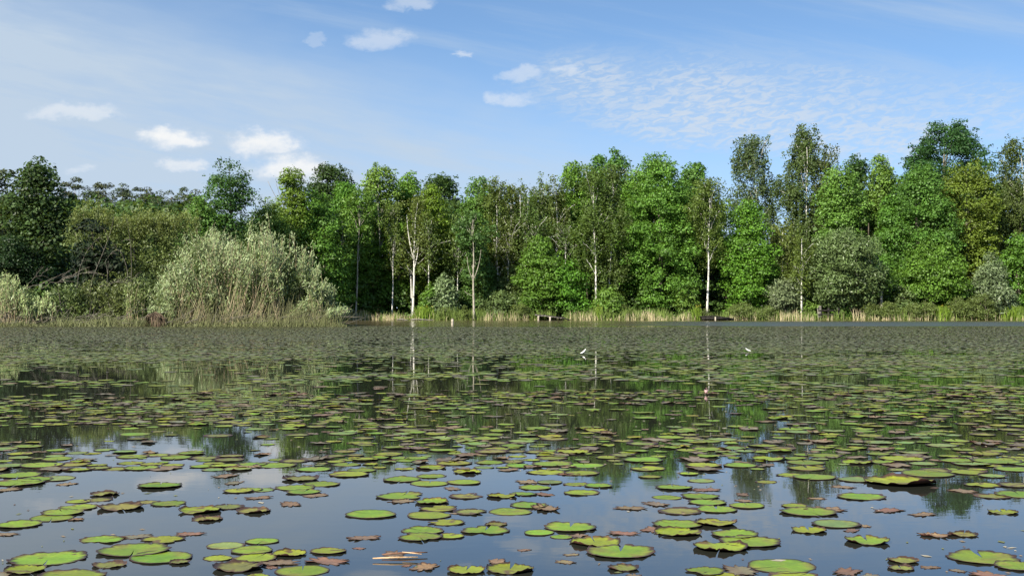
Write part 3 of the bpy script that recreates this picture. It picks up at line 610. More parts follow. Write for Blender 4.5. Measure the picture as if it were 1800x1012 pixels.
def thickets():
    rng = np.random.default_rng(41)
    for x, y, w, l in [(160, 365, 62, 'olive thicket of slim upright shoots left of the arching bare stems, above the black spruce'), (212, 380, 74, 'olive thicket of slim upright shoots around the arching bare stems'), (262, 374, 78, 'olive thicket of slim shoots in the middle, below the pine row'), (312, 376, 66, 'yellowish thicket of slim shoots just left of the big silvery willow bush')]:
        root = tree('V', x, y + 4, 530 if x > 200 else 440, w * 1.35, 78, (.125, .165, .042), l, 'olive thickets behind the peninsula', name='thicket', rc=.36, prof=[(0, .9), (.3, 1.), (.7, .95), (.9, .7), (1, .35)], ls=.15, dens=.95, depth=3.5)
        St, Lf = Soup(), Soup(); bs, ts = [], []
        for i in range(46):
            tx = x + rng.uniform(-.6, .6) * w; d = 77 + rng.uniform(-.8, 1.5); by = y + rng.uniform(25, 60); ty = y + rng.normal(0, 7) + ((tx - x) / w) ** 2 * 30
            bs.append([px(tx + rng.normal(0, 5), d), d, pz(by, d)]); ts.append([px(tx, d), d, pz(ty, d)])
        shoots(St, Lf, rng, np.array(bs), np.array(ts), .018, 60, .15, .05, lo=.1)
        build_local(Lf, 'upright_shoots', M_FINE, root, color=(.150, .190, .048))
thickets()
def peninsula():
    rng = np.random.default_rng(33)
    D0 = 63.4
    # big silvery willow bush
    root = place('willow_bush', 425, 64.5, 'large silvery willow bush of fanning shoots on the tip of the near peninsula', 'bush')
    St, Lf, Gn, Lo = Soup(), Soup(), Soup(), Soup()
    outx = [262, 285, 320, 345, 370, 400, 440, 480, 520, 555, 590, 602]; outy = [500, 470, 425, 372, 398, 402, 384, 398, 420, 452, 520, 552]
    bs, ts = [], []
    for sp in range(112):
        bxp = rng.uniform(285, 585); D = D0 + rng.random() ** 1.1 * 5.0; bxp = 283 + 304 * ((sp * 37) % 112) / 112.0 + rng.normal(0, 4)
        txc = np.clip(bxp + rng.normal(8, 30) + (bxp - 430) * .12, 264, 600); top = np.interp(txc, outx, outy)
        tyc = 560 - (560 - top) * (.15 + .85 * rng.random() ** .75) - (abs(rng.normal(0, 20)) if rng.random() < .25 else 0)
        for q in range(rng.integers(4, 10)):
            b2 = bxp + rng.normal(0, 5); t2 = txc + rng.normal(0, 8); y2 = tyc + abs(rng.normal(0, 24)); d2 = D + rng.normal(0, .25)
            bs.append([px(b2, d2), d2, gz(px(b2, d2), d2) - .05]); ts.append([px(t2, d2), d2 + rng.normal(-.2, .3), pz(min(y2, 545), d2)])
    shoots(St, Lf, rng, np.array(bs), np.array(ts), .018, 58, .21, .046, lo=.36, low=Lo)
    # green inner growth that closes the bush, colour darkened to give shadow pockets
    n = 400; xp = rng.uniform(275, 592, n); D = D0 + .8 + rng.random(n) * 5; top = np.interp(xp, outx, outy) + 45
    C = np.stack([px(xp, D), D, .4 + (pz(top, D) - .4) * rng.random(n) ** .9], 1); clumps(Gn, rng, C, .42, 52, .18, flat=1.0, narrow=.36, up=.3, jit=.7)
    build_local(St, 'stems', M_STEM, root); build_local(Lo, 'green_leaves', M_SILVER, root, color=(.150, .195, .062)); build_local(Lf, 'silvery_leaves', M_SILVER, root, color=(.205, .258, .115)); build_local(Gn, 'inner_foliage', M_FINE, root, color=(.095, .135, .042))
    # leaning dry stalks in its lower half
    S = Soup(); k = 1050; x = rng.uniform(275, 590, k); D = 62.75 + rng.random(k) ** 1.5 * 1.6
    b = np.stack([px(x, D), D, np.full(k, -.02)], 1); h = rng.uniform(.4, 2.6, k) * rng.random(k) ** .5 * np.interp(x, [275, 330, 560, 600], [.55, 1, .8, .25])
    L = np.stack([rng.normal(.28, .28, k), rng.normal(0, .12, k), np.ones(k)], 1); L = unit(L) * h[:, None]; wv = np.stack([np.full(k, .011), 0 * h, 0 * h], 1)
    V = np.stack([b - wv, b + wv, b + L + wv * .4, b + L - wv * .4], 1).reshape(-1, 3); S.add(V, np.arange(k * 4).reshape(k, 4), v=np.repeat(rng.random(k), 4))
    tag(S.build('dry_stalks', M_REED, color=(.165, .168, .080)), 'leaning dry brown stalks at the base of the silvery willow bush', 'stalks', kind='stuff')
    # left silvery shoots
    for x, w, top, k, l in [(14, 70, 476, 70, 'pale silvery willow shoots at the left edge of the pond'), (70, 50, 505, 36, 'short pale willow shoots second from the left edge'), (235, 40, 488, 16, 'thin sparse willow sapling left of the big silvery bush')]:
        root = place('willow_shoots', x, 63.6, l, 'shrub', 'small willow shoots on the peninsula')
        St, Lf = Soup(), Soup(); bs, ts = [], []
        for i in range(k):
            bx = x + rng.normal(0, w * .28); D = 63.2 + rng.random() * 2.0; tx = bx + rng.normal(0, w * .16)
            ty = 562 - (562 - top - abs(tx - x) * .6) * rng.uniform(.45, 1.0)
            bs.append([px(bx, D), D, .02]); ts.append([px(tx, D), D, pz(ty, D)])
        shoots(St, Lf, rng, np.array(bs), np.array(ts), .016, 36, .22, .045, lo=.25)
        build_local(St, 'stems', M_STEM, root); build_local(Lf, 'foliage', M_SILVER, root, color=(.24, .30, .12) if x < 200 else (.13, .17, .05))
    # olive scrub
    for x, w, top, D, c, l in [(112, 84, 500, 66, (.095, .135, .035), 'low olive scrub bush behind the fallen bare branches'), (165, 90, 492, 67, (.105, .130, .035), 'low yellowish scrub bush in the middle of the peninsula'), (222, 84, 494, 66.5, (.10, .125, .035), 'low scrub bush left of the root clump'), (262, 60, 478, 67.5, (.095, .130, .035), 'taller scrub bush beside the left flank of the big silvery bush'), (40, 80, 512, 66, (.10, .14, .04), 'low scrub bush behind the left silvery shoots'), (-50, 120, 500, 66, (.09, .13, .035), 'low scrub bush past the left edge')]:
        tree('V', x, top, 568, w * 1.15, D, c, l, 'scrub bushes on the peninsula', name='scrub_bush', prof=DOME, rc=.32, ls=.17, dens=.9, depth=3)
    # grass and litter skirt on the shoreline
    S = Soup(); k = 11000; x = rng.uniform(-120, 610, k); D = 62.5 + rng.random(k) ** 1.6 * 3.0; dry = waves(np.stack([x, D], 1), 3, .06)
    blades(S, rng, px(x, D), D, rng.uniform(.10, .85, k) * rng.random(k) ** .6 * np.clip(.8 + .5 * dry, .3, 1.4) * np.interp(x, [-120, 560, 610], [1, .8, .3]), rng.uniform(.018, .035, k), .45, -.03)
    k2 = 3000; D = rng.uniform(62.3, 101, k2); X = -8.9 - .14 * (D - 62) - rng.random(k2) ** 1.5 * 2.2 + .25
    blades(S, rng, X, D, rng.uniform(.15, .9, k2), rng.uniform(.02, .04, k2), .35, -.03)
    tag(S.build('bank_grass', M_REED, color=(.165, .180, .080)), 'tangled dry and green grass along the peninsula waterline', 'grass', kind='stuff')
    S = Soup(); k = 200; x = rng.uniform(-100, 600, k); D = 62.6 + rng.random(k) * 1.6
    for i in range(k):
        a = rng.normal(0, .9) + .2; l = rng.uniform(.4, 1.9); b = np.array([px(x[i], D[i]), D[i], rng.uniform(0, .5)]); e = b + np.array([math.cos(a) * l, rng.normal(0, .2), abs(math.sin(a)) * l * .55])
        S.tube([b, (b + e) / 2 + rng.normal(0, .05, 3), e], [.016, .013, .006], 4, cap=False)
    tag(S.build('twig_litter', M_DEAD), 'tangle of dry twigs on the peninsula bank', 'twigs', kind='stuff')
    # arching bare stems
    arcs = [([(135, 500), (140, 470), (152, 440), (178, 412)], 72, .045, 'bare stem arching right in front of the black spruces'), ([(158, 500), (172, 465), (188, 425), (196, 400), (199, 380)], 72, .055, 'tallest bare leaning stem in front of the olive thickets'), ([(225, 480), (219, 458), (210, 438), (196, 442), (178, 470)], 72, .045, 'bare stem bent over in a hook, right of the leaning stems'), ([(229, 525), (231, 480), (230, 440), (226, 405)], 70, .055, 'upright pale bare sapling stem left of the silvery bush'), ([(188, 505), (189, 480), (190, 458)], 70, .035, 'short upright bare stick between the leaning stems')]
    for pts, D, r, l in arcs:
        p = np.array([[px(a, D), D, pz(b, D)] for a, b in pts]); s0 = p[0].copy(); s0[2] = gz(s0[0], D) - .1; p = np.vstack([[s0], p])
        root = tag(empty('bare_stem', tuple(s0)), l, 'dead branch', 'bare stems on the peninsula'); S = Soup()
        u = np.linspace(0, len(p) - 1, 18); P = np.stack([np.interp(u, np.arange(len(p)), p[:, k]) for k in range(3)], 1); P[1:-1] = (P[:-2] + P[1:-1] * 2 + P[2:]) / 4
        S.tube(P, np.linspace(r * .42, r * .14, 18), 6); build_local(S, 'main_stem', M_DEAD, root, smooth=True); S = Soup()
        for k in range(5):
            i = rng.integers(7, 17); e = P[i] + rng.normal(0, .35, 3) + [0.15, 0, .4]; S.tube([P[i], (P[i] + e) / 2 + [0, 0, .05], e], [r * .22, r * .16, .005], 4, cap=False)
        build_local(S, 'twigs', M_DEAD, root)
    falls = [([(28, 512), (70, 498), (120, 482), (150, 476)], 'long fallen bare branch reaching right over the scrub'), ([(40, 505), (60, 488), (82, 472)], 'fallen bare branch with a raised tip near the left silvery shoots'), ([(70, 508), (110, 488), (165, 474)], 'fallen bare branch crossing under the long one'), ([(10, 568), (60, 552), (110, 538)], 'pale fallen branch sloping up from the left waterline'), ([(175, 505), (205, 494), (240, 486)], 'fallen twiggy branch below the hooked stem')]
    for pts, l in falls:
        D = 64.5; p = np.array([[px(a, D), D + .2 * i, max(pz(b, D), .05)] for i, (a, b) in enumerate(pts)]); root = tag(empty('fallen_branch', tuple(p[0])), l, 'dead branch', 'fallen branches on the peninsula')
        u = np.linspace(0, len(p) - 1, 10); P = np.stack([np.interp(u, np.arange(len(p)), p[:, k]) for k in range(3)], 1); P[1:-1] += rng.normal(0, .04, (8, 3))
        S = Soup(); S.tube(P, np.linspace(.014, .006, 10), 6); build_local(S, 'main_stem', M_DEAD, root, smooth=True); S = Soup()
        for k in range(9):
            i = rng.integers(2, 9); e = P[i] + (P[-1] - P[0]) * rng.uniform(.1, .3) + rng.normal(0, .3, 3); S.tube([P[i], (P[i] + e) / 2 + [0, 0, .06], e], [.012, .009, .004], 4, cap=False)
        build_local(S, 'twigs', M_DEAD, root)
    # brown root clump
    root = place('root_clump', 274, 62.7, 'brown clump of dead hanging roots at the waterline left of the silvery bush', 'roots', zb=0); S = Soup(); X = px(274, 62.7)
    for k in range(90):
        a = rng.uniform(0, 6.28); q = rng.uniform(.05, .4); b = np.array([X + q * math.cos(a) * .22, 62.8 + q * .3 * math.sin(a), .66 + rng.uniform(-.14, .1)]); e = b + [rng.normal(0, .30), -abs(rng.normal(0, .25)), -.76]
        S.tube([b, (b + e) / 2 + [(e[0] - b[0]) * .35, -.12, .18], e], [.022, .018, .01], 4, cap=False)
    build_local(S, 'hanging_roots', rough_mat('dead_root', (.06, .042, .028), (.17, .125, .085), 4.0), root); S = Soup()
    th = np.linspace(0, 6.28, 14, endpoint=False); S.tube([[X, 62.85, -.1], [X, 62.85, .35], [X + .05, 62.85, .60], [X + .05, 62.85, .68]], [.28, .25, .20, .06], 12); build_local(S, 'core', M_BARKD, root, smooth=True)
peninsula()

# ------------------------------------------------------------------ small things on the shore and water
def small_things():
    rng = np.random.default_rng(55)
    D = 98.7; X = px(966, D)
    r = tag(empty('jetty', (X, D, 0)), 'small tilted wooden jetty on two pale posts, below the birch grove', 'jetty')
    S = Soup()
    for k in range(9): S.box((X - 1.05 + k * .25, D + .5, .42 - k * .030 + rng.normal(0, .008)), (.25, 1.7, .06), tilt=.11)
    build_local(S, 'deck', M_WOOD, r)
    S = Soup(); S.box((X - .05, D - .28, .33), (2.3, .10, .12), tilt=.11); build_local(S, 'beam', M_WOODD, r)
    for dx in (-.9, .03):
        S = Soup(); S.tube([[X + dx, D - .38, -.5], [X + dx, D - .38, .30 - dx * .05]], .070, 9); build_local(S, 'post', M_WOODP, r)
    S = Soup(); S.tube([[X + 1.0, D - .3, .22], [X + 1.6, D - .5, .02]], [.06, .05], 7); build_local(S, 'fallen_plank', M_WOODD, r)
    D = 98.9; X = px(1256, D)
    r = tag(empty('jetty', (X, D, 0)), 'low dark wooden jetty with one white post near the foot of the long white birch', 'jetty')
    S = Soup()
    for k in range(6): S.box((X - 1.05 + k * .22, D + .4, .30 + k * .008), (.21, 1.6, .07), tilt=-.02)
    for k in range(6): S.box((X + .30 + k * .22, D + .4, .31 - k * .034), (.21, 1.6, .07), tilt=.16)
    build_local(S, 'deck', M_WOODD, r)
    S = Soup(); S.box((X, D - .42, .16), (2.2, .06, .18)); build_local(S, 'fascia', M_WOODD, r)
    S = Soup(); S.tube([[X - .02, D - .52, -.5], [X - .02, D - .52, .27]], .06, 8); build_local(S, 'post', M_WOODP, r)
    for dx in (-.95, .95):
        S = Soup(); S.tube([[X + dx, D - .38, -.5], [X + dx, D - .38, .22]], .05, 8); build_local(S, 'post', M_WOODD, r)
    D = 70.0; X = px(795, D); r = tag(empty('mooring_post', (X, D, 0)), 'short pale stub of a post standing alone in the open water before the far bank', 'post')
    S = Soup(); S.tube([[X, D, -.6], [X + .01, D, .2], [X, D, .33]], [.075, .075, .065], 10); build_local(S, 'post_shaft', M_WOODP, r, smooth=False)
    S = Soup(); S.tube([[X, D, .333], [X + .01, D, .37], [X + .02, D, .39]], [.058, .05, .02], 10); build_local(S, 'worn_top', M_WOOD, r)
    D = 100.0
    r = place('bank_fence', 1452, D, 'short dark wooden fence under the left side of the grey-green willow', 'fence', zb=0)
    for x in (1440, 1456, 1474):
        S = Soup(); S.box((px(x, D), D, .5), (.30 if x == 1440 else .12, .2, 1.3 if x == 1440 else 1.0)); build_local(S, 'post', M_WOOD if x == 1440 else M_WOODD, r)
    for z in (.45, .78):
        S = Soup(); S.box((px(1457.5, D), D - .12, z), (1.85, .05, .09), tilt=.02); build_local(S, 'rail', M_WOODD, r)
    for x0, x1, D, l in [(722, 762, 98.9, 'pale driftwood log lying along the far waterline below the twin white birch'), (698, 718, 98.8, 'short pale driftwood piece left of the driftwood log')]:
        S = Soup(); P = [[px(x0 + (x1 - x0) * s, D), D + .1 * s, .05 + .03 * math.sin(5 * s)] for s in np.linspace(0, 1, 7)]; S.tube(P, np.linspace(.06, .03, 7), 8)
        tag(S.build('driftwood_log', M_WOOD, loc=tuple(P[0]), smooth=True), l, 'log')
    # floating dry reed stalk
    m_st = rough_mat('dry_stalk', (.40, .26, .14), (.58, .42, .26), 14.0, stretch=(1, 1, 1)); m_dk = rough_mat('dark_stalk', (.10, .05, .035), (.24, .13, .08), 18.0)
    r = tag(empty('reed_stalk', (px(700, 4.46), 4.46, 0)), 'split tan dry reed stalk floating on the open water below the pad cluster', 'reed stalk')
    a = np.array([px(656, 4.43), 4.43, .010]); b = np.array([px(735, 4.44), 4.44, .012]); S = Soup()
    S.tube([a, a * .6 + b * .4 + [0, 0, .001], b], [.0022, .0040, .0028], 8); build_local(S, 'stalk', m_st, r, smooth=True)
    a = np.array([px(672, 4.50), 4.50, .010]); b = np.array([px(752, 4.53), 4.53, .012]); S = Soup()
    S.tube([a, (a + b) / 2 + [0, 0, .002], b], [.002, .004, .002], 8); build_local(S, 'split_half', m_dk, r, smooth=True); S = Soup()
    a = np.array([px(708, 4.50), 4.50, .019]); b = np.array([px(742, 4.47), 4.47, .017]); S.tube([a, (a + b) / 2, b], [.0014, .0022, .0014], 8); build_local(S, 'split_sliver', m_st, r, smooth=True)
    # white feathers
    m_f = rough_mat('white_feather', (.56, .56, .53), (.68, .68, .65), 30.0, bump=.1)
    for x, y, sgn, hgt, l in [(1028, 621, 1, .088, 'larger curled white feather standing up from the pads, at mid pond'), (1312, 617, -1, .062, 'smaller white feather tilted on the pads, right of the larger one')]:
        D = py(y + 1); X = px(x, D); r = tag(empty('white_feather', (X, D, .012)), l, 'feather', 'white feathers on the pads'); S = Soup()
        P = []; Wd = []
        for s in np.linspace(0, 1, 12):
            P.append([X + sgn * (-.09 + .11 * s), D, .016 + hgt * s ** 2.3]); Wd.append(.003 + .020 * math.sin(3.14 * min(1, s * .9 + .04)) ** .7)
        P = np.array(P); Wd = np.array(Wd); t = unit(np.gradient(P, axis=0)); nrm = np.stack([-t[:, 2], 0 * t[:, 0], t[:, 0]], 1) * sgn
        sv = [P - nrm * Wd[:, None] * .8 + [0, -.004, 0], P + [0, -.010, 0], P + nrm * Wd[:, None] + [0, -.002, 0], P + [0, .004, 0]]
        V = np.stack(sv, 1).reshape(-1, 3); V[:, 2] = np.maximum(V[:, 2], .004); k = len(P); F = []
        for i in range(k - 1):
            for j in range(4): F.append([i * 4 + j, i * 4 + (j + 1) % 4, (i + 1) * 4 + (j + 1) % 4, (i + 1) * 4 + j])
        S.add(V, F); build_local(S, 'vane', m_f, r, smooth=True); S = Soup(); S.tube(P + [0, -.011, 0], np.linspace(.003, .001, k), 5); build_local(S, 'shaft', m_f, r)
    # pink lily bud
    D = py(693); X = px(1241, D); r = tag(empty('water_lily_bud', (X, D, .02)), 'pinkish white water lily bud poking up from the pads, below the smaller feather', 'flower')
    for k in range(6):
        a = k * 1.047; S = Soup(); c = np.array([X, D, .0]); o = np.array([math.cos(a), math.sin(a), 0]); tt = np.array([-math.sin(a), math.cos(a), 0])
        V = [c + o * .009 + [0, 0, .015], c + o * .021 + tt * .013 + [0, 0, .040], c + o * .006 + [0, 0, .075], c + o * .021 - tt * .013 + [0, 0, .040], c + o * .016 + tt * .012 + [0, 0, .05], c + o * .016 - tt * .012 + [0, 0, .05]]
        S.add(V, [[0, 1, 2, 3], [0, 5, 2, 4], [0, 4, 2, 1], [0, 3, 2, 5]]); build_local(S, 'petal', rough_mat('pink_petal', (.45, .26, .26), (.58, .48, .44), 20., bump=.1) if k == 0 else bpy.data.materials['pink_petal'], r)
    S = Soup(); S.tube([[X, D, -.2], [X, D, .03]], .006, 6); build_local(S, 'stalk', M_BARKD, r)
small_things()
# ------------------------------------------------------------------ lily pads
def pad_material():
    m, T = mat('lily_pad')
    c = T.n('ShaderNodeAttribute', attribute_name='Col').outputs['Color']
    g = T.n('ShaderNodeNewGeometry').outputs['Position']
    n1 = T.noise(g, 60.0, 5.0, 0.6)
    n2 = T.noise(g, 14.0, 3.0, 0.5)
    k = T.n('ShaderNodeMapRange', {0: T.m('ADD', T.m('MULTIPLY', n1, .5), T.m('MULTIPLY', n2, .5)), 1: .3, 2: .7, 3: .72, 4: 1.28}).outputs[0]
    cc = T.n('ShaderNodeVectorMath', {0: c, 'Scale': k}, operation='SCALE').outputs[0]
    b = T.n('ShaderNodeBump', {'Strength': .25, 'Distance': .004, 'Height': n1})
    p = T.n('ShaderNodeBsdfPrincipled', {'Base Color': cc, 'Roughness': T.m('ADD', .42, T.m('MULTIPLY', n2, .2)), 'Specular IOR Level': .28, 'Normal': b.outputs[0]})
    T.n('ShaderNodeOutputMaterial', {'Surface': p.outputs[0]}); return m
M_PAD = pad_material()
PADC = {'g': (.132, .205, .016), 'y': (.182, .215, .016), 'o': (.155, .160, .032), 'b': (.195, .140, .075), 'r': (.175, .095, .060), 'd': (.145, .130, .080), 'l': (.135, .195, .055)}
RIM = np.array([.040, .022, .016]); UNDER = np.array([.060, .026, .018])

def pad_geo(S, rng, c, R, kind, flags='', n=44, z=.003, two=True, yaw=None):
    """One floating leaf: a notched dish with a wavy turned-up rim; dead leaves crumple. flags: n notch at far side, u tilted up to show the dark underside, k strongly curled, t torn, p plain smooth."""
    dead = kind in 'brd'
    yaw = rng.uniform(0, 6.28) if yaw is None else yaw
    if 'n' in flags: yaw = 1.45
    half = .035 if 'n' not in flags else .10
    th = np.linspace(half, 2 * np.pi - half, n); rad = np.array([0, .30, .58, .78, .90, .97, 1.0])
    f = rng.uniform(0, 6.28, 8); W1 = .55 * np.sin(2 * th + f[0]) + .4 * np.sin(3 * th + f[1]) + .35 * np.sin(5 * th + f[2]); W2 = np.sin(9 * th + f[3]) * .5 + .5 * np.sin(14 * th + f[4]) + .35 * np.sin(23 * th + f[5])
    outline = 1 + .055 * W1 + (.045 if not dead else .30) * W2 * (.4 if 'p' in flags else 1)
    if dead: outline *= 1 - .42 * np.clip(np.sin(th * 2 + f[6]) + .4 * W2, 0, 1)
    if 't' in flags: outline *= 1 - .45 * np.exp(-((np.mod(th - f[6], 6.28) - 3.1) / .35) ** 2) - .25 * np.exp(-((np.mod(th - f[7], 6.28) - 3.1) / .2) ** 2)
    rr = rad[:, None] * outline[None]
    curl = (.014 if 'p' in flags else .028) * (3.0 if 'k' in flags else 1)
    zz = R * (curl * rad[:, None] ** 5 * (1 + .9 * W1[None]) * (1 if not dead else 1.0) + (.035 if 'k' in flags else .014) * rad[:, None] ** 6 * W2[None] * (1 if 'p' not in flags else .3))
    zz = np.maximum(zz, 0)
    if dead: zz = zz + R * .06 * rad[:, None] * np.abs(waves(np.stack([rr * np.cos(th)[None], rr * np.sin(th)[None]], -1) * 3 + f[0], int(f[1] * 1000), 1.6))
    # rim curls back in over itself where it rises most
    pull = np.clip(zz / R - .05, 0, .3) * .9; rr = rr * (1 - pull * (rad[:, None] > .75))
    X = R * rr * np.cos(th + yaw)[None]; Y = R * rr * np.sin(th + yaw)[None]
    if 'u' in flags: zz = zz + .015 * R - .032 * Y
    P = np.stack([c[0] + X, c[1] + Y, z + zz], -1)
    base = np.array(PADC[kind]) * rng.uniform(.82, 1.18) * (1 + rng.normal(0, .06, 3))
    colr = np.broadcast_to(base, P.shape).copy()
    spot = waves(np.stack([X / R * 4 + f[0], Y / R * 4], -1), int(f[2] * 999), 1.4)
    yel = np.clip(.5 * spot + (rad[:, None] - .5) * .5, 0, .55)[..., None] * (0 if dead else 1)
    colr = colr * (1 - yel) + np.array([.23, .22, .03]) * yel
    eat = .89 - .06 * np.abs(W2)[None] * (1 if 'p' not in flags else .2) - (.12 if kind in 'o' else 0) - .07 * np.clip(W1, -.3, 1)[None] * (kind != 'g')
    rim = np.clip((rad[:, None] - eat) / .05, 0, 1)[..., None]
    colr = colr * (1 - rim) + RIM * rng.uniform(.7, 1.4) * rim
    if not dead:
        hole = (np.clip(spot - .62, 0, .10) / .10)[..., None] * (.9 if kind in 'oy' else .35); colr = colr * (1 - hole) + np.array([.10, .06, .03]) * hole
    else:
        m2 = np.clip(.5 + .8 * spot, 0, 1)[..., None]; colr = colr * (1 - .5 * m2) + np.array([.075, .05, .038]) * .5 * m2 + np.array([.03, .02, .01]) * m2
    vein = np.abs(np.cos(th * 8.0 + f[3]))[None] ** 40 * np.clip((rad[:, None] - .05) * 1.4, 0, 1) * (0 if dead else .22); colr = colr * (1 + vein[..., None])
    k = len(rad); i = (np.arange(k - 1)[:, None] * n + np.arange(n - 1)[None]).ravel(); F = np.stack([i, i + n, i + n + 1, i + 1], 1)
    S.add(P.reshape(-1, 3), F, Col=colr.reshape(-1, 3))
    if two:
        B = P.copy(); B[..., 2] -= .0012; uc = np.broadcast_to(UNDER * (1.3 if dead else 1), P.shape).reshape(-1, 3)
        j = np.arange(n - 1); a = (k - 1) * n + j; m = k * n
        Fb = np.concatenate([F[:, ::-1] , np.stack([a - m, a - m + 1, a + 1, a], 1)])
        s0 = S.n; S.add(B.reshape(-1, 3), F[:, ::-1], Col=uc)
        S.F.append(np.stack([a + s0, a + s0 + 1, a + s0 - m + 1, a + s0 - m], 1))

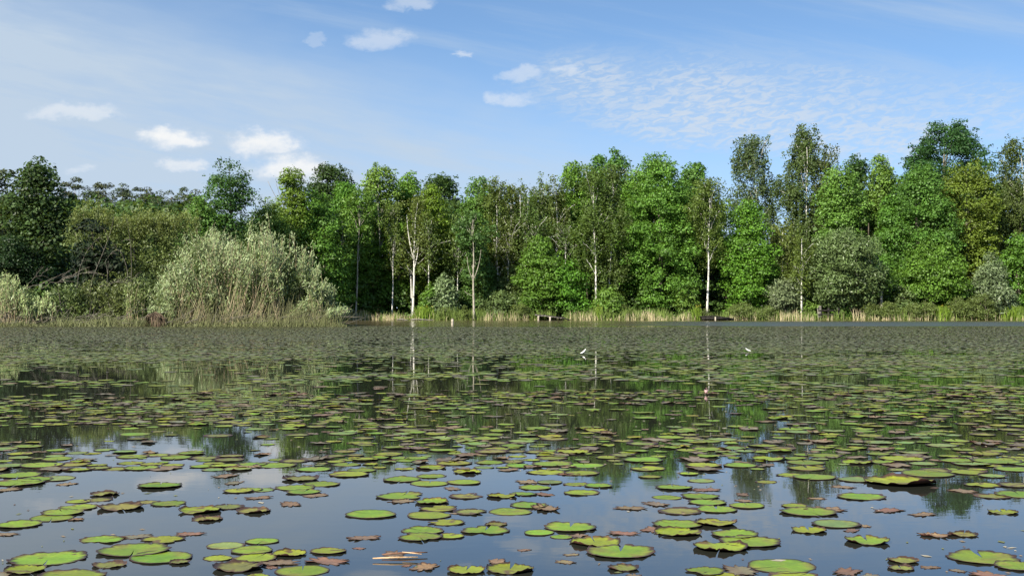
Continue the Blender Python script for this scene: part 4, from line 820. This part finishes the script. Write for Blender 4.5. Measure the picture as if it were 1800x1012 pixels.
PADS = [  # x, y, width in photo pixels, kind, flags, label
 (88, 980, 126, 'g', '', 'largest green pad in the lower left corner, long oval with browned rim'),
 (48, 1001, 72, 'y', 'k', 'olive yellow curled pad overlapping the largest lower left pad'),
 (128, 1012, 112, 'g', '', 'green pad cut by the lower edge below the largest lower left pad'),
 (8, 1008, 44, 'd', '', 'dark rotten leaf scrap in the very lower left corner'),
 (182, 947, 74, 'g', 't', 'green pad with torn right end, topmost left of the lower left cluster'),
 (238, 966, 118, 'g', '', 'big oval green pad in the middle of the lower left cluster'),
 (285, 978, 106, 'g', 'p', 'smooth green pad lapping over the big oval one of the lower left cluster'),
 (288, 947, 72, 'y', 't', 'yellow-green ragged pad behind the big oval one of the lower left cluster'),
 (195, 991, 60, 'o', 'k', 'small crumpled olive pad alone under the big oval lower left pad'),
 (318, 987, 36, 'o', 'k', 'little olive pad tucked under the right end of the smooth green one'),
 (336, 937, 44, 'r', '', 'shrivelled reddish leaf just above the lower left cluster'),
 (244, 942, 46, 'd', '', 'grey-purple crumpled leaf between two pads at the top of the lower left cluster'),
 (366, 911, 54, 'o', 'k', 'small brown-rimmed cupped pad alone on open water left of centre'),
 (36, 921, 76, 'g', '', 'green pad at the left edge, lower end of the slanting pad chain'),
 (10, 938, 40, 'b', '', 'brown dead leaf at the left edge under the slanting pad chain'),
 (94, 909, 74, 'g', 'p', 'broad deep green pad near the lower end of the slanting pad chain'),
 (136, 912, 26, 'b', 'k', 'small curled brown leaf under the slanting pad chain'),
 (112, 900, 70, 'g', '', 'green pad third from the lower end of the slanting pad chain'),
 (140, 891, 62, 'g', '', 'green pad in the middle of the slanting pad chain'),
 (140, 880, 42, 'y', 'p', 'clear yellow-green pad in the slanting pad chain'),
 (176, 877, 46, 'o', '', 'olive pad upper right in the slanting pad chain'),
 (186, 868, 50, 'o', 'k', 'curled pad at the top end of the slanting pad chain'),
 (214, 891, 80, 'o', 'k', 'long pale pad with thick brown curled rim right of the slanting chain'),
 (297, 884, 58, 'g', '', 'deep green pad with pointed right end above the curly olive pads'),
 (262, 881, 40, 'o', '', 'pale olive leaf left of the deep green pointed pad'),
 (353, 897, 74, 'y', 'k', 'curly yellow pad with frilled brown edge, left of two more frilled ones'),
 (402, 890, 56, 'o', '', 'olive frilled pad second in the curly trio'),
 (447, 897, 60, 'o', 'k', 'brown-rimmed frilled pad at the right end of the curly trio'),
 (398, 957, 64, 'l', 'p', 'small bluish green round pad at the upper left of the middle pad cluster'),
 (445, 966, 72, 'g', 'p', 'plain green round pad in the middle pad cluster'),
 (462, 950, 56, 'g', 'p', 'topmost green pad of the middle pad cluster'),
 (450, 979, 74, 'g', '', 'largest green pad of the middle pad cluster, lapping the plain round one'),
 (385, 979, 50, 'y', '', 'small yellow-green pad left of the middle pad cluster'),
 (420, 996, 88, 'o', 'k', 'olive pad with red-brown frilled edge below the middle pad cluster'),
 (510, 972, 60, 'y', 'k', 'yellow-green pad with brown frill right of the middle pad cluster'),
 (578, 967, 62, 'y', 'u', 'dark-edged curled pad alone right of the middle pad cluster'),
 (533, 1001, 90, 'g', 'p', 'smooth bright oval pad at the lower edge, left of centre'),
 (492, 988, 60, 'b', '', 'long brown withered leaf above the smooth bright oval pad'),
 (576, 985, 68, 'r', '', 'reddish withered leaf up right of the smooth bright oval pad'),
 (477, 995, 26, 'r', '', 'small reddish scrap left of the smooth bright oval pad'),
 (455, 1010, 40, 'y', 't', 'torn yellow pad scrap at the lower edge left of the smooth bright oval pad'),
 (653, 903, 86, 'g', 'p', 'smooth oval green pad quite alone on open water, above the reed stalk'),
 (754, 905, 76, 'g', 'p', 'smooth green pad at the upper end of the pad stack beside the reed stalk'),
 (785, 917, 62, 'y', 't', 'yellow-speckled torn pad in the stack beside the reed stalk'),
 (744, 931, 74, 'g', '', 'flat green pad in the middle of the stack beside the reed stalk'),
 (738, 943, 76, 'g', 't', 'bitten green pad touching the reed stalk'),
 (792, 941, 48, 'y', 't', 'ragged yellowish pad right of the bitten pad by the reed stalk'),
 (853, 931, 84, 'g', 'nt', 'large light pad with bitten far edge right of the stack by the reed stalk'),
 (872, 920, 40, 'o', 'k', 'small brown-edged pad behind the large bitten pad'),
 (640, 944, 52, 'b', '', 'shrivelled brown leaf left of the reed stalk'),
 (632, 962, 20, 'r', '', 'tiny dark red leaf below the shrivelled one left of the reed stalk'),
 (694, 972, 50, 'b', 't', 'dead brown leaf scraps under the reed stalk'),
 (747, 995, 56, 'b', '', 'orange-brown crumpled star-shaped leaf at bottom centre'),
 (716, 992, 18, 'r', '', 'tiny dark red scrap left of the star-shaped leaf'),
 (820, 1001, 68, 'y', 'nk', 'yellow-green cupped pad with cleft rim at bottom centre'),
 (896, 999, 84, 'y', 'nk', 'larger yellow cupped pad right of the cleft one at bottom centre'),
 (874, 985, 40, 'b', '', 'brown leaf scrap behind the larger yellow cupped pad'),
 (1002, 926, 90, 'g', 'n', 'large round pad with a split on its far side, right of centre'),
 (947, 935, 52, 'g', 'p', 'small oval pad left of the large round split one'),
 (987, 942, 38, 'g', 'p', 'small narrow pad below the large round split one'),
 (1046, 952, 90, 'y', 'k', 'yellowish pad with brown curled far rim below the large round split one'),
 (1090, 969, 117, 'g', 'n', 'very large light green pad with a cleft, lower right of centre'),
 (1095, 997, 56, 'o', 'k', 'small brown-rimmed pad at the lower edge under the very large cleft one'),
 (1112, 1011, 36, 'b', '', 'brown leaf scrap cut by the lower edge right of centre'),
 (1095, 936, 46, 'r', '', 'reddish withered leaf left of the frilled pad pair'),
 (1016, 940, 34, 'b', '', 'brown scrap between the split pad and the yellowish pad'),
 (993, 986, 32, 'b', '', 'brown shrivelled leaf left of the very large cleft pad'),
 (921, 965, 22, 'r', '', 'tiny brown leaf on open water right of bottom centre'),
 (1004, 973, 24, 'b', '', 'tiny tan leaf just left of the very large cleft pad'),
 (1190, 921, 84, 'g', '', 'green pad at the back of the frilled pad group right of centre'),
 (1258, 919, 74, 'y', 'uk', 'cupped pad showing its dark underside, right in the frilled group'),
 (1191, 935, 84, 'y', 'k', 'yellow pad with strongly frilled rim in front of the frilled group'),
 (1148, 929, 50, 'r', '', 'red-brown leaf at the left end of the frilled group'),
 (1291, 938, 80, 'g', '', 'green pad above the tilted dark-bottomed one'),
 (1318, 951, 104, 'g', '', 'wide green pad lapping behind the tilted dark-bottomed one'),
 (1265, 961, 96, 'y', 'uk', 'tilted yellow-edged pad with dark bottom showing, left of the wide green one'),
 (1372, 993, 118, 'g', 'p', 'very large smooth oval pad at the lower edge, right half'),
 (1238, 1003, 66, 'g', 't', 'ragged green pad left of the very large smooth oval one'),
 (1300, 1001, 70, 'd', '', 'greyish dead leaf between the ragged pad and the very large smooth one'),
 (1395, 1012, 84, 'y', '', 'yellow pad cut by the lower edge under the very large smooth oval one'),
 (1270, 1011, 70, 'y', 't', 'bright torn pad cut by the lower edge under the ragged green one'),
 (1468, 920, 80, 'l', 'p', 'smooth pale oval pad with a brown scrap at its right end'),
 (1518, 923, 24, 'b', '', 'small brown scrap at the right end of the smooth pale oval pad'),
 (1420, 931, 62, 'y', 'nk', 'curled heart-shaped pad left below the smooth pale oval one'),
 (1495, 931, 30, 'r', '', 'faint reddish scrap under the smooth pale oval pad'),
 (1522, 950, 78, 'g', 'nk', 'heart-shaped pad with a clear notch alone on blue water, right part'),
 (1640, 940, 48, 'b', 'k', 'brown crumpled pad joined to an olive one, far right open water'),
 (1690, 938, 52, 'o', 'k', 'olive brown-rimmed pad joined to the brown crumpled one'),
 (1724, 978, 120, 'g', 'n', 'large round pad with a deep notch in the lower right'),
 (1786, 994, 78, 'g', '', 'green pad at the lower right edge lapping the deep-notched one'),
 (1585, 984, 54, 'o', 'k', 'upper of two stacked brown-green curled leaves, lower right'),
 (1581, 997, 46, 'o', 'nk', 'lower of two stacked brown-green curled leaves, lower right'),
 (1632, 995, 30, 'r', '', 'small reddish scrap right of the two stacked curled leaves'),
 (1488, 1003, 56, 'r', '', 'red-brown ragged leaf at the lower edge right of the very large smooth pad'),
 (1525, 1011, 38, 'd', '', 'pale grey leaf scrap at the lower edge right of the red-brown ragged leaf'),
 (1735, 1009, 60, 'b', '', 'brown rotten leaf cut by the lower edge under the deep-notched pad'),
 (1681, 1001, 26, 'd', '', 'grey leaf scrap left below the deep-notched pad'),
 (1420, 899, 94, 'g', '', 'broad green pad with a browned leaf lapping its back, right half'),
 (1395, 888, 44, 'y', '', 'small yellow pad behind the broad green one with the browned leaf'),
 (1448, 894, 60, 'b', '', 'browned leaf lapping the back of the broad green pad'),
 (1760, 899, 52, 'y', 'nk', 'small yellow folded cup alone at right, by the mirrored oak'),
 (1620, 903, 42, 'b', '', 'tan shrivelled leaf beside the mirrored oak crown'),
 (1560, 896, 50, 'r', '', 'pinkish brown shrivelled leaf left of the mirrored oak crown'),
 (1512, 872, 80, 'g', '', 'oval green pad with ragged near edge left of the mirrored oak'),
 (1580, 847, 124, 'y', 'uk', 'long yellow curled pad raised to show a dark red underside, right half'),
 (1430, 838, 72, 'g', 'p', 'bright oval pad in the row behind the oval ragged one'),
 (1628, 832, 88, 'g', 'p', 'wide bright oval pad behind the long yellow curled one'),
 (1505, 842, 66, 'l', '', 'pale green pad left of the long yellow curled one'),
 (1390, 834, 50, 'y', '', 'yellow-green pad at the left end of the pale row'),
 (1480, 855, 36, 'b', '', 'small orange-brown leaf above the oval ragged pad'),
 (1434, 875, 26, 'b', '', 'orange scrap in the mirrored birch tops'),
 (1415, 812, 64, 'g', 'p', 'round pad on the mirrored dark wood, left of the three bright ovals'),
 (1505, 812, 56, 'y', 'k', 'small pad with a frilled rim on the mirrored dark wood'),
 (1584, 806, 78, 'y', '', 'pad with two bright lobes on the mirrored wood right of the frilled small one'),
 (1750, 810, 84, 'g', '', 'wide pad at the right edge on the mirrored wood'),
 (1780, 824, 64, 'g', '', 'pad lapping below the wide one at the right edge'),
 (1700, 829, 66, 'y', 't', 'yellowish torn pad left below the wide right edge pad'),
 (1742, 836, 46, 'l', '', 'small pale pad under the yellowish torn one'),
 (1725, 852, 60, 'y', 't', 'yellow ragged pad in the tangled group at the right edge'),
 (1742, 871, 60, 'o', 't', 'olive ragged pad at the bottom of the tangled right group'),
 (1790, 868, 84, 'g', '', 'green pad at the right edge, bottom of the tangled group'),
 (1782, 852, 60, 'o', '', 'olive pad at the right edge in the tangled group'),
 (1690, 862, 46, 'b', '', 'brown leaf left of the tangled right group'),
 (930, 887, 66, 'g', '', 'green pad at the top of the trio right of centre'),
 (897, 898, 74, 'g', 'p', 'smooth green pad, left of the trio near the centre line'),
 (958, 893, 58, 'b', 'k', 'orange-brown curled pad at the right end of the trio'),
 (828, 899, 60, 'o', 't', 'brown-mottled ragged pad left of the smooth green one near the centre'),
 (1022, 865, 62, 'y', '', 'yellowish pad with a dark nick alone right of the centre line'),
 (920, 867, 46, 'g', 'u', 'small green pad with dark near edge on the centre line'),
 (955, 868, 36, 'r', '', 'red-brown leaf right of the small green dark-edged pad'),
 (1107, 892, 48, 'b', '', 'brown shrivelled leaf alone on open water right of centre'),
 (1184, 856, 64, 'g', 'u', 'plump bright pad with dark near edge, top of the right-centre cluster'),
 (1172, 873, 50, 'g', 'p', 'small smooth pad at the left of the right-centre cluster'),
 (1230, 872, 64, 'g', '', 'green pad in the upper middle of the right-centre cluster'),
 (1243, 882, 64, 'g', '', 'green pad in the middle of the right-centre cluster'),
 (1258, 894, 72, 'g', 'n', 'cleft green pad at the bottom right of the right-centre cluster'),
 (1195, 897, 76, 'o', '', 'oval olive-rimmed pad at the bottom left of the right-centre cluster'),
 (1312, 888, 60, 'g', 'p', 'flat green pad at the right end of the right-centre cluster'),
 (1305, 879, 30, 'b', '', 'brown scrap on top of the flat green pad at the cluster end'),
 (1240, 860, 44, 'r', '', 'reddish curled leaf above the right-centre cluster'),
 (1304, 868, 28, 'r', '', 'small reddish leaf right of the right-centre cluster'),
 (1152, 885, 44, 'd', '', 'grey-brown leaf at the left of the right-centre cluster'),
 (530, 841, 66, 'o', 'k', 'brown-rimmed pad with a raised flap above the left-centre group'),
 (566, 850, 62, 'g', '', 'green pad with turned-up right end in the left-centre group'),
 (520, 856, 66, 'g', '', 'flat green pad in the left-centre group'),
 (535, 864, 58, 'g', 'n', 'creased green pad at the bottom of the left-centre group'),
 (556, 870, 42, 'b', 'p', 'orange-brown smooth leaf at the foot of the left-centre group'),
 (512, 885, 46, 'b', '', 'brown withered leaf alone under the left-centre group'),
 (460, 860, 46, 'l', '', 'pale green pad at the left of the left-centre group'),
 (456, 874, 40, 'b', '', 'brown leaf left of the withered one under the left-centre group'),
 (707, 842, 66, 'g', '', 'left pad of the four lying in a chain near the middle'),
 (755, 849, 66, 'g', 'p', 'front pad with a red speck in the chain of four'),
 (758, 836, 52, 'g', '', 'back pad in the chain of four near the middle'),
 (816, 847, 58, 'g', 'p', 'smooth pad at the right of the chain of four'),
 (822, 829, 50, 'y', 'k', 'brown-ringed cupped pad above the right end of the chain'),
 (706, 871, 84, 'g', 't', 'long dark-edged pad at the top of the stack beside the lone oval'),
 (708, 880, 44, 'b', '', 'mottled brown leaf under the long dark-edged pad'),
 (760, 882, 60, 'g', 'k', 'brown-ringed green pad in the stack up right of the lone oval'),
 (772, 893, 66, 'y', 't', 'yellowish torn pad in the stack up right of the lone oval'),
 (820, 871, 60, 'o', 't', 'olive ragged pad right of the stack, left of the dark cup'),
 (882, 871, 54, 'y', 'uk', 'pad reared up to show a very dark underside near the centre'),
 (796, 858, 32, 'b', '', 'small brown tuft of leaf under the chain of four'),
 (282, 853, 76, 'g', 'u', 'green pad with a thick dark edge alone beside the mirrored cloud'),
 (398, 836, 44, 'b', '', 'brown leaf in the mirrored tall bunchy tree'),
 (412, 848, 36, 'd', '', 'greyish flap of leaf above the olive pair left of centre'),
 (420, 862, 50, 'y', '', 'yellow-green pad in the olive pair left of centre'),
 (440, 860, 44, 'g', '', 'green pad in the olive pair left of centre'),
 (100, 840, 66, 'l', 'p', 'bluish green pad at the right end of the left edge raft'),
 (35, 834, 74, 'g', '', 'green pad at the back of the left edge raft'),
 (36, 848, 84, 'y', '', 'yellow-green pad at the front of the left edge raft'),
 (64, 842, 60, 'g', '', 'green pad in the middle of the left edge raft'),
 (120, 850, 34, 'b', '', 'brown leaf under the bluish green pad of the left edge raft'),
 (14, 860, 46, 'b', '', 'brown leaf at the left edge in front of the raft'),
 (75, 817, 70, 'g', 'p', 'bright flat pad above the left edge raft'),
 (18, 818, 56, 'l', '', 'pale pad at the left edge above the raft'),
 (143, 811, 36, 'y', 'k', 'small yellow pad in the mirrored black spruce'),
 (138, 824, 54, 'y', 'u', 'yellow-green pad with dark notch right of the raft'),
 (176, 822, 40, 'o', '', 'olive brown-tipped pad right of the yellow-green notched one'),
 (250, 822, 58, 'g', 'n', 'front pad with a split in the bunch left of the mirrored cloud'),
 (268, 815, 40, 'y', '', 'yellow pad in the bunch left of the mirrored cloud'),
 (232, 813, 46, 'y', '', 'left pad in the bunch left of the mirrored cloud'),
 (310, 804, 52, 'g', 'p', 'green pad above the bunch left of the mirrored cloud'),
 (614, 833, 70, 'y', '', 'yellow-green pad pair left of the chain of four'),
 (552, 824, 60, 'g', '', 'green creased pad above the brown-rimmed flap pad'),
 (484, 817, 72, 'g', '', 'long green pad with dark near edge, far left-centre'),
 (642, 807, 48, 'y', 'u', 'pad with dark underside showing in the mirrored bright trees'),
 (668, 821, 24, 'y', '', 'small upright yellow pad scrap beside the mirrored bright trees'),
 (1232, 844, 46, 'l', 'p', 'pale smooth pad above the right-centre cluster'),
 (1142, 837, 40, 'y', 'u', 'small yellow pad with dark edge on the mirrored maple'),
 (1210, 832, 34, 'y', 'n', 'little folded yellow pad right of the mirrored maple'),
 (1236, 817, 62, 'y', '', 'yellow-green pad in the pair below the mirrored dark trees'),
 (1300, 817, 60, 'g', '', 'green pad in the pair below the mirrored dark trees'),
 (1028, 817, 64, 'g', 'p', 'wide pad at the left edge of the mirrored maple'),
 (1130, 808, 70, 'g', '', 'pad floating in the middle of the mirrored maple'),
 (1022, 831, 60, 'y', '', 'yellow pad below the wide one beside the mirrored maple'),
 (1000, 833, 34, 'r', '', 'reddish leaf left of the yellow pad by the mirrored maple'),
 (960, 829, 66, 'y', '', 'broad yellowish pad right of the centre line, in the dense mat edge'),
 (966, 847, 44, 'l', 'p', 'pale round pad in the loose row right of centre'),
 (926, 846, 46, 'b', '', 'pinkish brown pad in the loose row right of centre'),
 (940, 856, 56, 'g', '', 'green pad below the pinkish brown one in the loose row'),
 (1013, 850, 44, 'y', '', 'yellow-green pad in the loose row right of centre'),
 (1052, 853, 48, 'g', '', 'green pad at the right end of the loose row'),
 (970, 815, 70, 'g', '', 'long green pad at the edge of the dense mat, right of centre'),
 (914, 818, 50, 'g', '', 'green pad on the centre line at the edge of the dense mat'),
 (1346, 846, 36, 'y', '', 'small yellow pad in the mirrored low birch'),
]

def lily_pads():
    rng = np.random.default_rng(77)
    GR = 'water lily pads in the near water'
    pos = []
    for q, (x, y, w, kind, fl, lab) in enumerate(PADS):
        D = py(y); X = px(x, D); R = w * D / FPX / 2 * 1.03
        dead = kind in 'brd'
        if dead: R *= 1.0
        z = .0004 + .0011 * ((q * 7) % 4) if not dead else .0004
        S = Soup(); pad_geo(S, rng, (X, D), R, kind, fl, z=z, n=60)
        o = S.build('lily_pad' if not dead else 'withered_leaf', M_PAD, loc=(X, D, z), smooth=True)
        tag(o, lab, 'lily pad' if not dead else 'leaf', GR if not dead else 'withered lily leaves')
        pos.append((X, D, R))
    # mid water: more individuals, then one mat
    def open_px(x, y):
        """How densely the mat is covered, by place on the pond (plane coordinates)."""
        return 0
    P = np.array(pos); cells = {}
    def free(X, D, R, f=.55):
        a, b = int(X / .3), int(D / .3)
        for i in range(a - 1, a + 2):
            for j in range(b - 1, b + 2):
                for (u, v, r) in cells.get((i, j), ()):
                    if (u - X) ** 2 + (v - D) ** 2 < (f * (r + R)) ** 2: return False
        return True
    def put(X, D, R): cells.setdefault((int(X / .3), int(D / .3)), []).append((X, D, R))
    for p in pos: put(*p)
    cand = []
    D = 6.0
    while D < 66:
        half = .46 * D + 2.5; step = .5
        m = rng.poisson(2 * half * step * (95 if D < 12 else 85 if D < 24 else 75))
        xs = rng.uniform(-half, half, m); ds = D + rng.random(m) * step
        q = np.stack([xs * .55, ds], 1); dn = .75 * waves(q, 11, 1.25, 5) + .75 * waves(np.stack([xs * .45, ds * .75], 1), 12, .55, 5)
        base = np.interp(ds, [6.4, 6.9, 7.4, 9, 14, 22, 30, 60, 65, 67], [-1.2, -.3, .30, .45, .50, .7, 1.2, 1.5, .3, -.6])
        # open, dark gaps on the left and the ruffled lead on the right
        lo_ = waves(np.stack([xs * .45, ds * .8], 1), 19, .8, 4) + .45 * waves(np.stack([xs * .9, ds * 1.6], 1), 20, 1.5, 4); gap = np.clip((lo_ + .06 - .16 * np.clip(xs / ds / .3, -.6, 1)) / .30, 0, 1) * np.interp(ds, [6.5, 8, 16, 26, 40], [.5, .93, .93, .7, .25])
        base = base - .35 * np.clip((-xs / ds - .28) / .2, 0, 1) * np.interp(ds, [7, 12, 22, 30], [1, 1, .8, 0]) - 1.6 * ((ds > 62) & (xs > -6))
        keep = rng.random(m) < np.clip(.5 + .62 * (dn + base), 0, 1) * (1 - gap)
        for X, d in zip(xs[keep], ds[keep]):
            R = (rng.uniform(.055, .112) if rng.random() < .62 else rng.uniform(.028, .06)) * float(np.interp(d, [14, 34], [1.0, .98]))
            if d < 6.9 and abs(X) < .42 * d + .1: continue
            if free(X, d, R, float(np.interp(d, [8, 12, 20, 34], [.68, .60, .56, .47]))): put(X, d, R); cand.append((X, d, R))
        D += step
    kinds = np.array(list('gggggyyyyyooollldddb')); cand.sort(key=lambda c: -(c[2] / c[1] if abs(c[0]) < .42 * c[1] else 0))
    n_ind = 300 - len(PADS); ind = cand[:n_ind]; rest = cand[n_ind:]
    words_ = {'g': 'green', 'y': 'yellow-green', 'o': 'brown-edged olive', 'l': 'pale bluish green', 'b': 'brown withered', 'r': 'reddish withered', 'd': 'greyish withered'}
    marks = [(130, 'the mirrored black spruces'), (280, 'the mirrored far pines'), (400, 'the mirrored tall bunchy tree'), (520, 'the mirrored sparse-topped tree'), (665, 'the mirrored slender light tree'), (728, 'the mirrored twin birch'), (840, 'the mirrored bare grey tree'), (950, 'the mirrored birch grove'), (1060, 'the mirrored pair of olive birches'),
             (1160, 'the mirrored biggest maple'), (1240, 'the mirrored long white birch stem'), (1325, 'the mirrored dark airy birch'), (1415, 'the mirrored tallest birch'), (1484, 'the mirrored grey-green willow'), (1560, 'the mirrored pale pointed tree'), (1664, 'the mirrored round oak'), (1745, 'the mirrored silvery willow')]
    rows = {}
    for (X, D, R) in ind:
        kind = str(kinds[rng.integers(0, len(kinds))]); xx = 900 + X / D * FPX; yy = HOR + FPX / D
        mk = min(marks, key=lambda a: abs(a[0] - xx))[1]
        S = Soup(); fl = ['', '', 'k', 'p', 'n', 'u', 't'][rng.integers(0, 7)]; z = .0004 + .0011 * rng.integers(0, 3)
        pad_geo(S, rng, (X, D), R, kind, fl, z=z, n=36)
        o = S.build('lily_pad' if kind not in 'brd' else 'withered_leaf', M_PAD, loc=(X, D, z), smooth=True)
        tag(o, None, 'lily pad' if kind not in 'brd' else 'leaf', GR if kind not in 'brd' else 'withered lily leaves')
        rows.setdefault((mk, kind), []).append((yy, xx, R, o))
    nth = ['nearest', 'second nearest', 'third nearest', 'fourth nearest', 'fifth nearest', 'sixth nearest', 'seventh nearest', 'eighth nearest', 'ninth nearest', 'tenth nearest']
    for (mk, kind), L in rows.items():
        L.sort(key=lambda a: -a[0]); noun = 'leaf' if kind in 'brd' else 'pad'
        for k, (yy, xx, R, o) in enumerate(L):
            o['label'] = (f'only {words_[kind]} {noun} in the mat over {mk}' if len(L) == 1 else f'{nth[k] if k < 10 else "farthest"} {words_[kind]} {noun} in the mat over {mk}')
    # the far mat: thousands of pads nobody could count
    S = Soup()
    A = np.array(rest); near = A[:, 1] < 14
    for X, D, R in A[near]:
        kind = str(kinds[rng.integers(0, len(kinds))]); pad_geo(S, rng, (X, D), R, kind, ['', '', 'k', 'n', 'u', 't'][rng.integers(0, 6)], z=.0004 + .0011 * rng.integers(0, 3), n=22, two=False)
    B = A[~near]; m = len(B); n = 9; th = np.linspace(0, 2 * np.pi, n, endpoint=False)
    ck = np.array([PADC[k] for k in kinds])[rng.integers(0, len(kinds), m)] * rng.uniform(.7, 1.2, (m, 1)); gr = np.interp(B[:, 1:2], [13, 32], [.05, .68]); ck = ck * (1 - gr) + np.array([.112, .110, .068]) * gr  # greyer with distance: low-angle sky sheen put into the pad colour
    ph = rng.uniform(0, 6.28, (m, 3))
    ro = 1 + .10 * np.sin(2 * th + ph[:, :1]) + .06 * np.sin(3 * th + ph[:, 1:2])
    up = .16 * np.clip(.12 + .16 * np.sin(2 * th + ph[:, 1:2]) + .14 * np.sin(3 * th + ph[:, 2:3]), -.02, .5) * B[:, 2:3]
    tilt = rng.normal(0, .05, (m, 2))
    ring = lambda f, g: np.stack([B[:, :1] + f * ro * B[:, 2:3] * np.cos(th), B[:, 1:2] + f * ro * B[:, 2:3] * np.sin(th), .003 + g * up + 0 * ro], -1)
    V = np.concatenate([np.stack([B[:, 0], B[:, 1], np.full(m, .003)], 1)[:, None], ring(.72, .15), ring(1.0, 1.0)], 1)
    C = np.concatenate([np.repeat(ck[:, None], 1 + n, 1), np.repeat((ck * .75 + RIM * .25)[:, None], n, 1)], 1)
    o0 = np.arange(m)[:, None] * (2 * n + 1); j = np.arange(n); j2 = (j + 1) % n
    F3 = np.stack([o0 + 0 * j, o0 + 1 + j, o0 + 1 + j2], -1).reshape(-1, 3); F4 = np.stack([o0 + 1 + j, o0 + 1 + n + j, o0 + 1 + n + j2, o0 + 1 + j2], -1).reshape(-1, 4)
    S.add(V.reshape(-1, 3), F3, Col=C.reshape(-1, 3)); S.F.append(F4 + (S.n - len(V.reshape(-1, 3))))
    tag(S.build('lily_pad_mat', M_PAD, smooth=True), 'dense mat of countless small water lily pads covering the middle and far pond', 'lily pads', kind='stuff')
    print('pads', len(PADS), len(ind), len(rest))
lily_pads()

def debris():
    rng = np.random.default_rng(91); S = Soup()
    n = 900; D = 3.2 + rng.random(n) ** 1.6 * 8; x = rng.uniform(-.48, .48, n) * D; keep = rng.random(n) < np.clip(.5 + .9 * waves(np.stack([x, D], 1), 4, 2.2), .05, 1); x, D = x[keep], D[keep]; n = len(x)
    C = np.stack([x, D, np.full(n, .0015)], 1); cols = np.array([(.20, .15, .09), (.10, .06, .04), (.30, .27, .20), (.13, .14, .05)])[rng.integers(0, 4, n)]
    L = rng.uniform(.004, .016, n) * rng.choice([1, 1, 1, 2.2], n); a = rng.uniform(0, 6.28, n); t = np.stack([np.cos(a), np.sin(a), 0 * a], 1) * L[:, None]; s = np.stack([-np.sin(a), np.cos(a), 0 * a], 1) * (L * rng.uniform(.15, .6, n))[:, None]
    V = np.stack([C + t, C + s, C - t, C - s, C + [0, 0, .003]], 1).reshape(-1, 3); o = np.arange(n)[:, None] * 5
    F = np.concatenate([np.concatenate([o + i, o + (i + 1) % 4, o + 4], 1) for i in range(4)]); S.add(V, F, Col=np.repeat(cols, 5, 0))
    tag(S.build('floating_debris', M_PAD), 'tiny bits of leaf and seed floating on the near water', 'debris', kind='stuff')
debris()
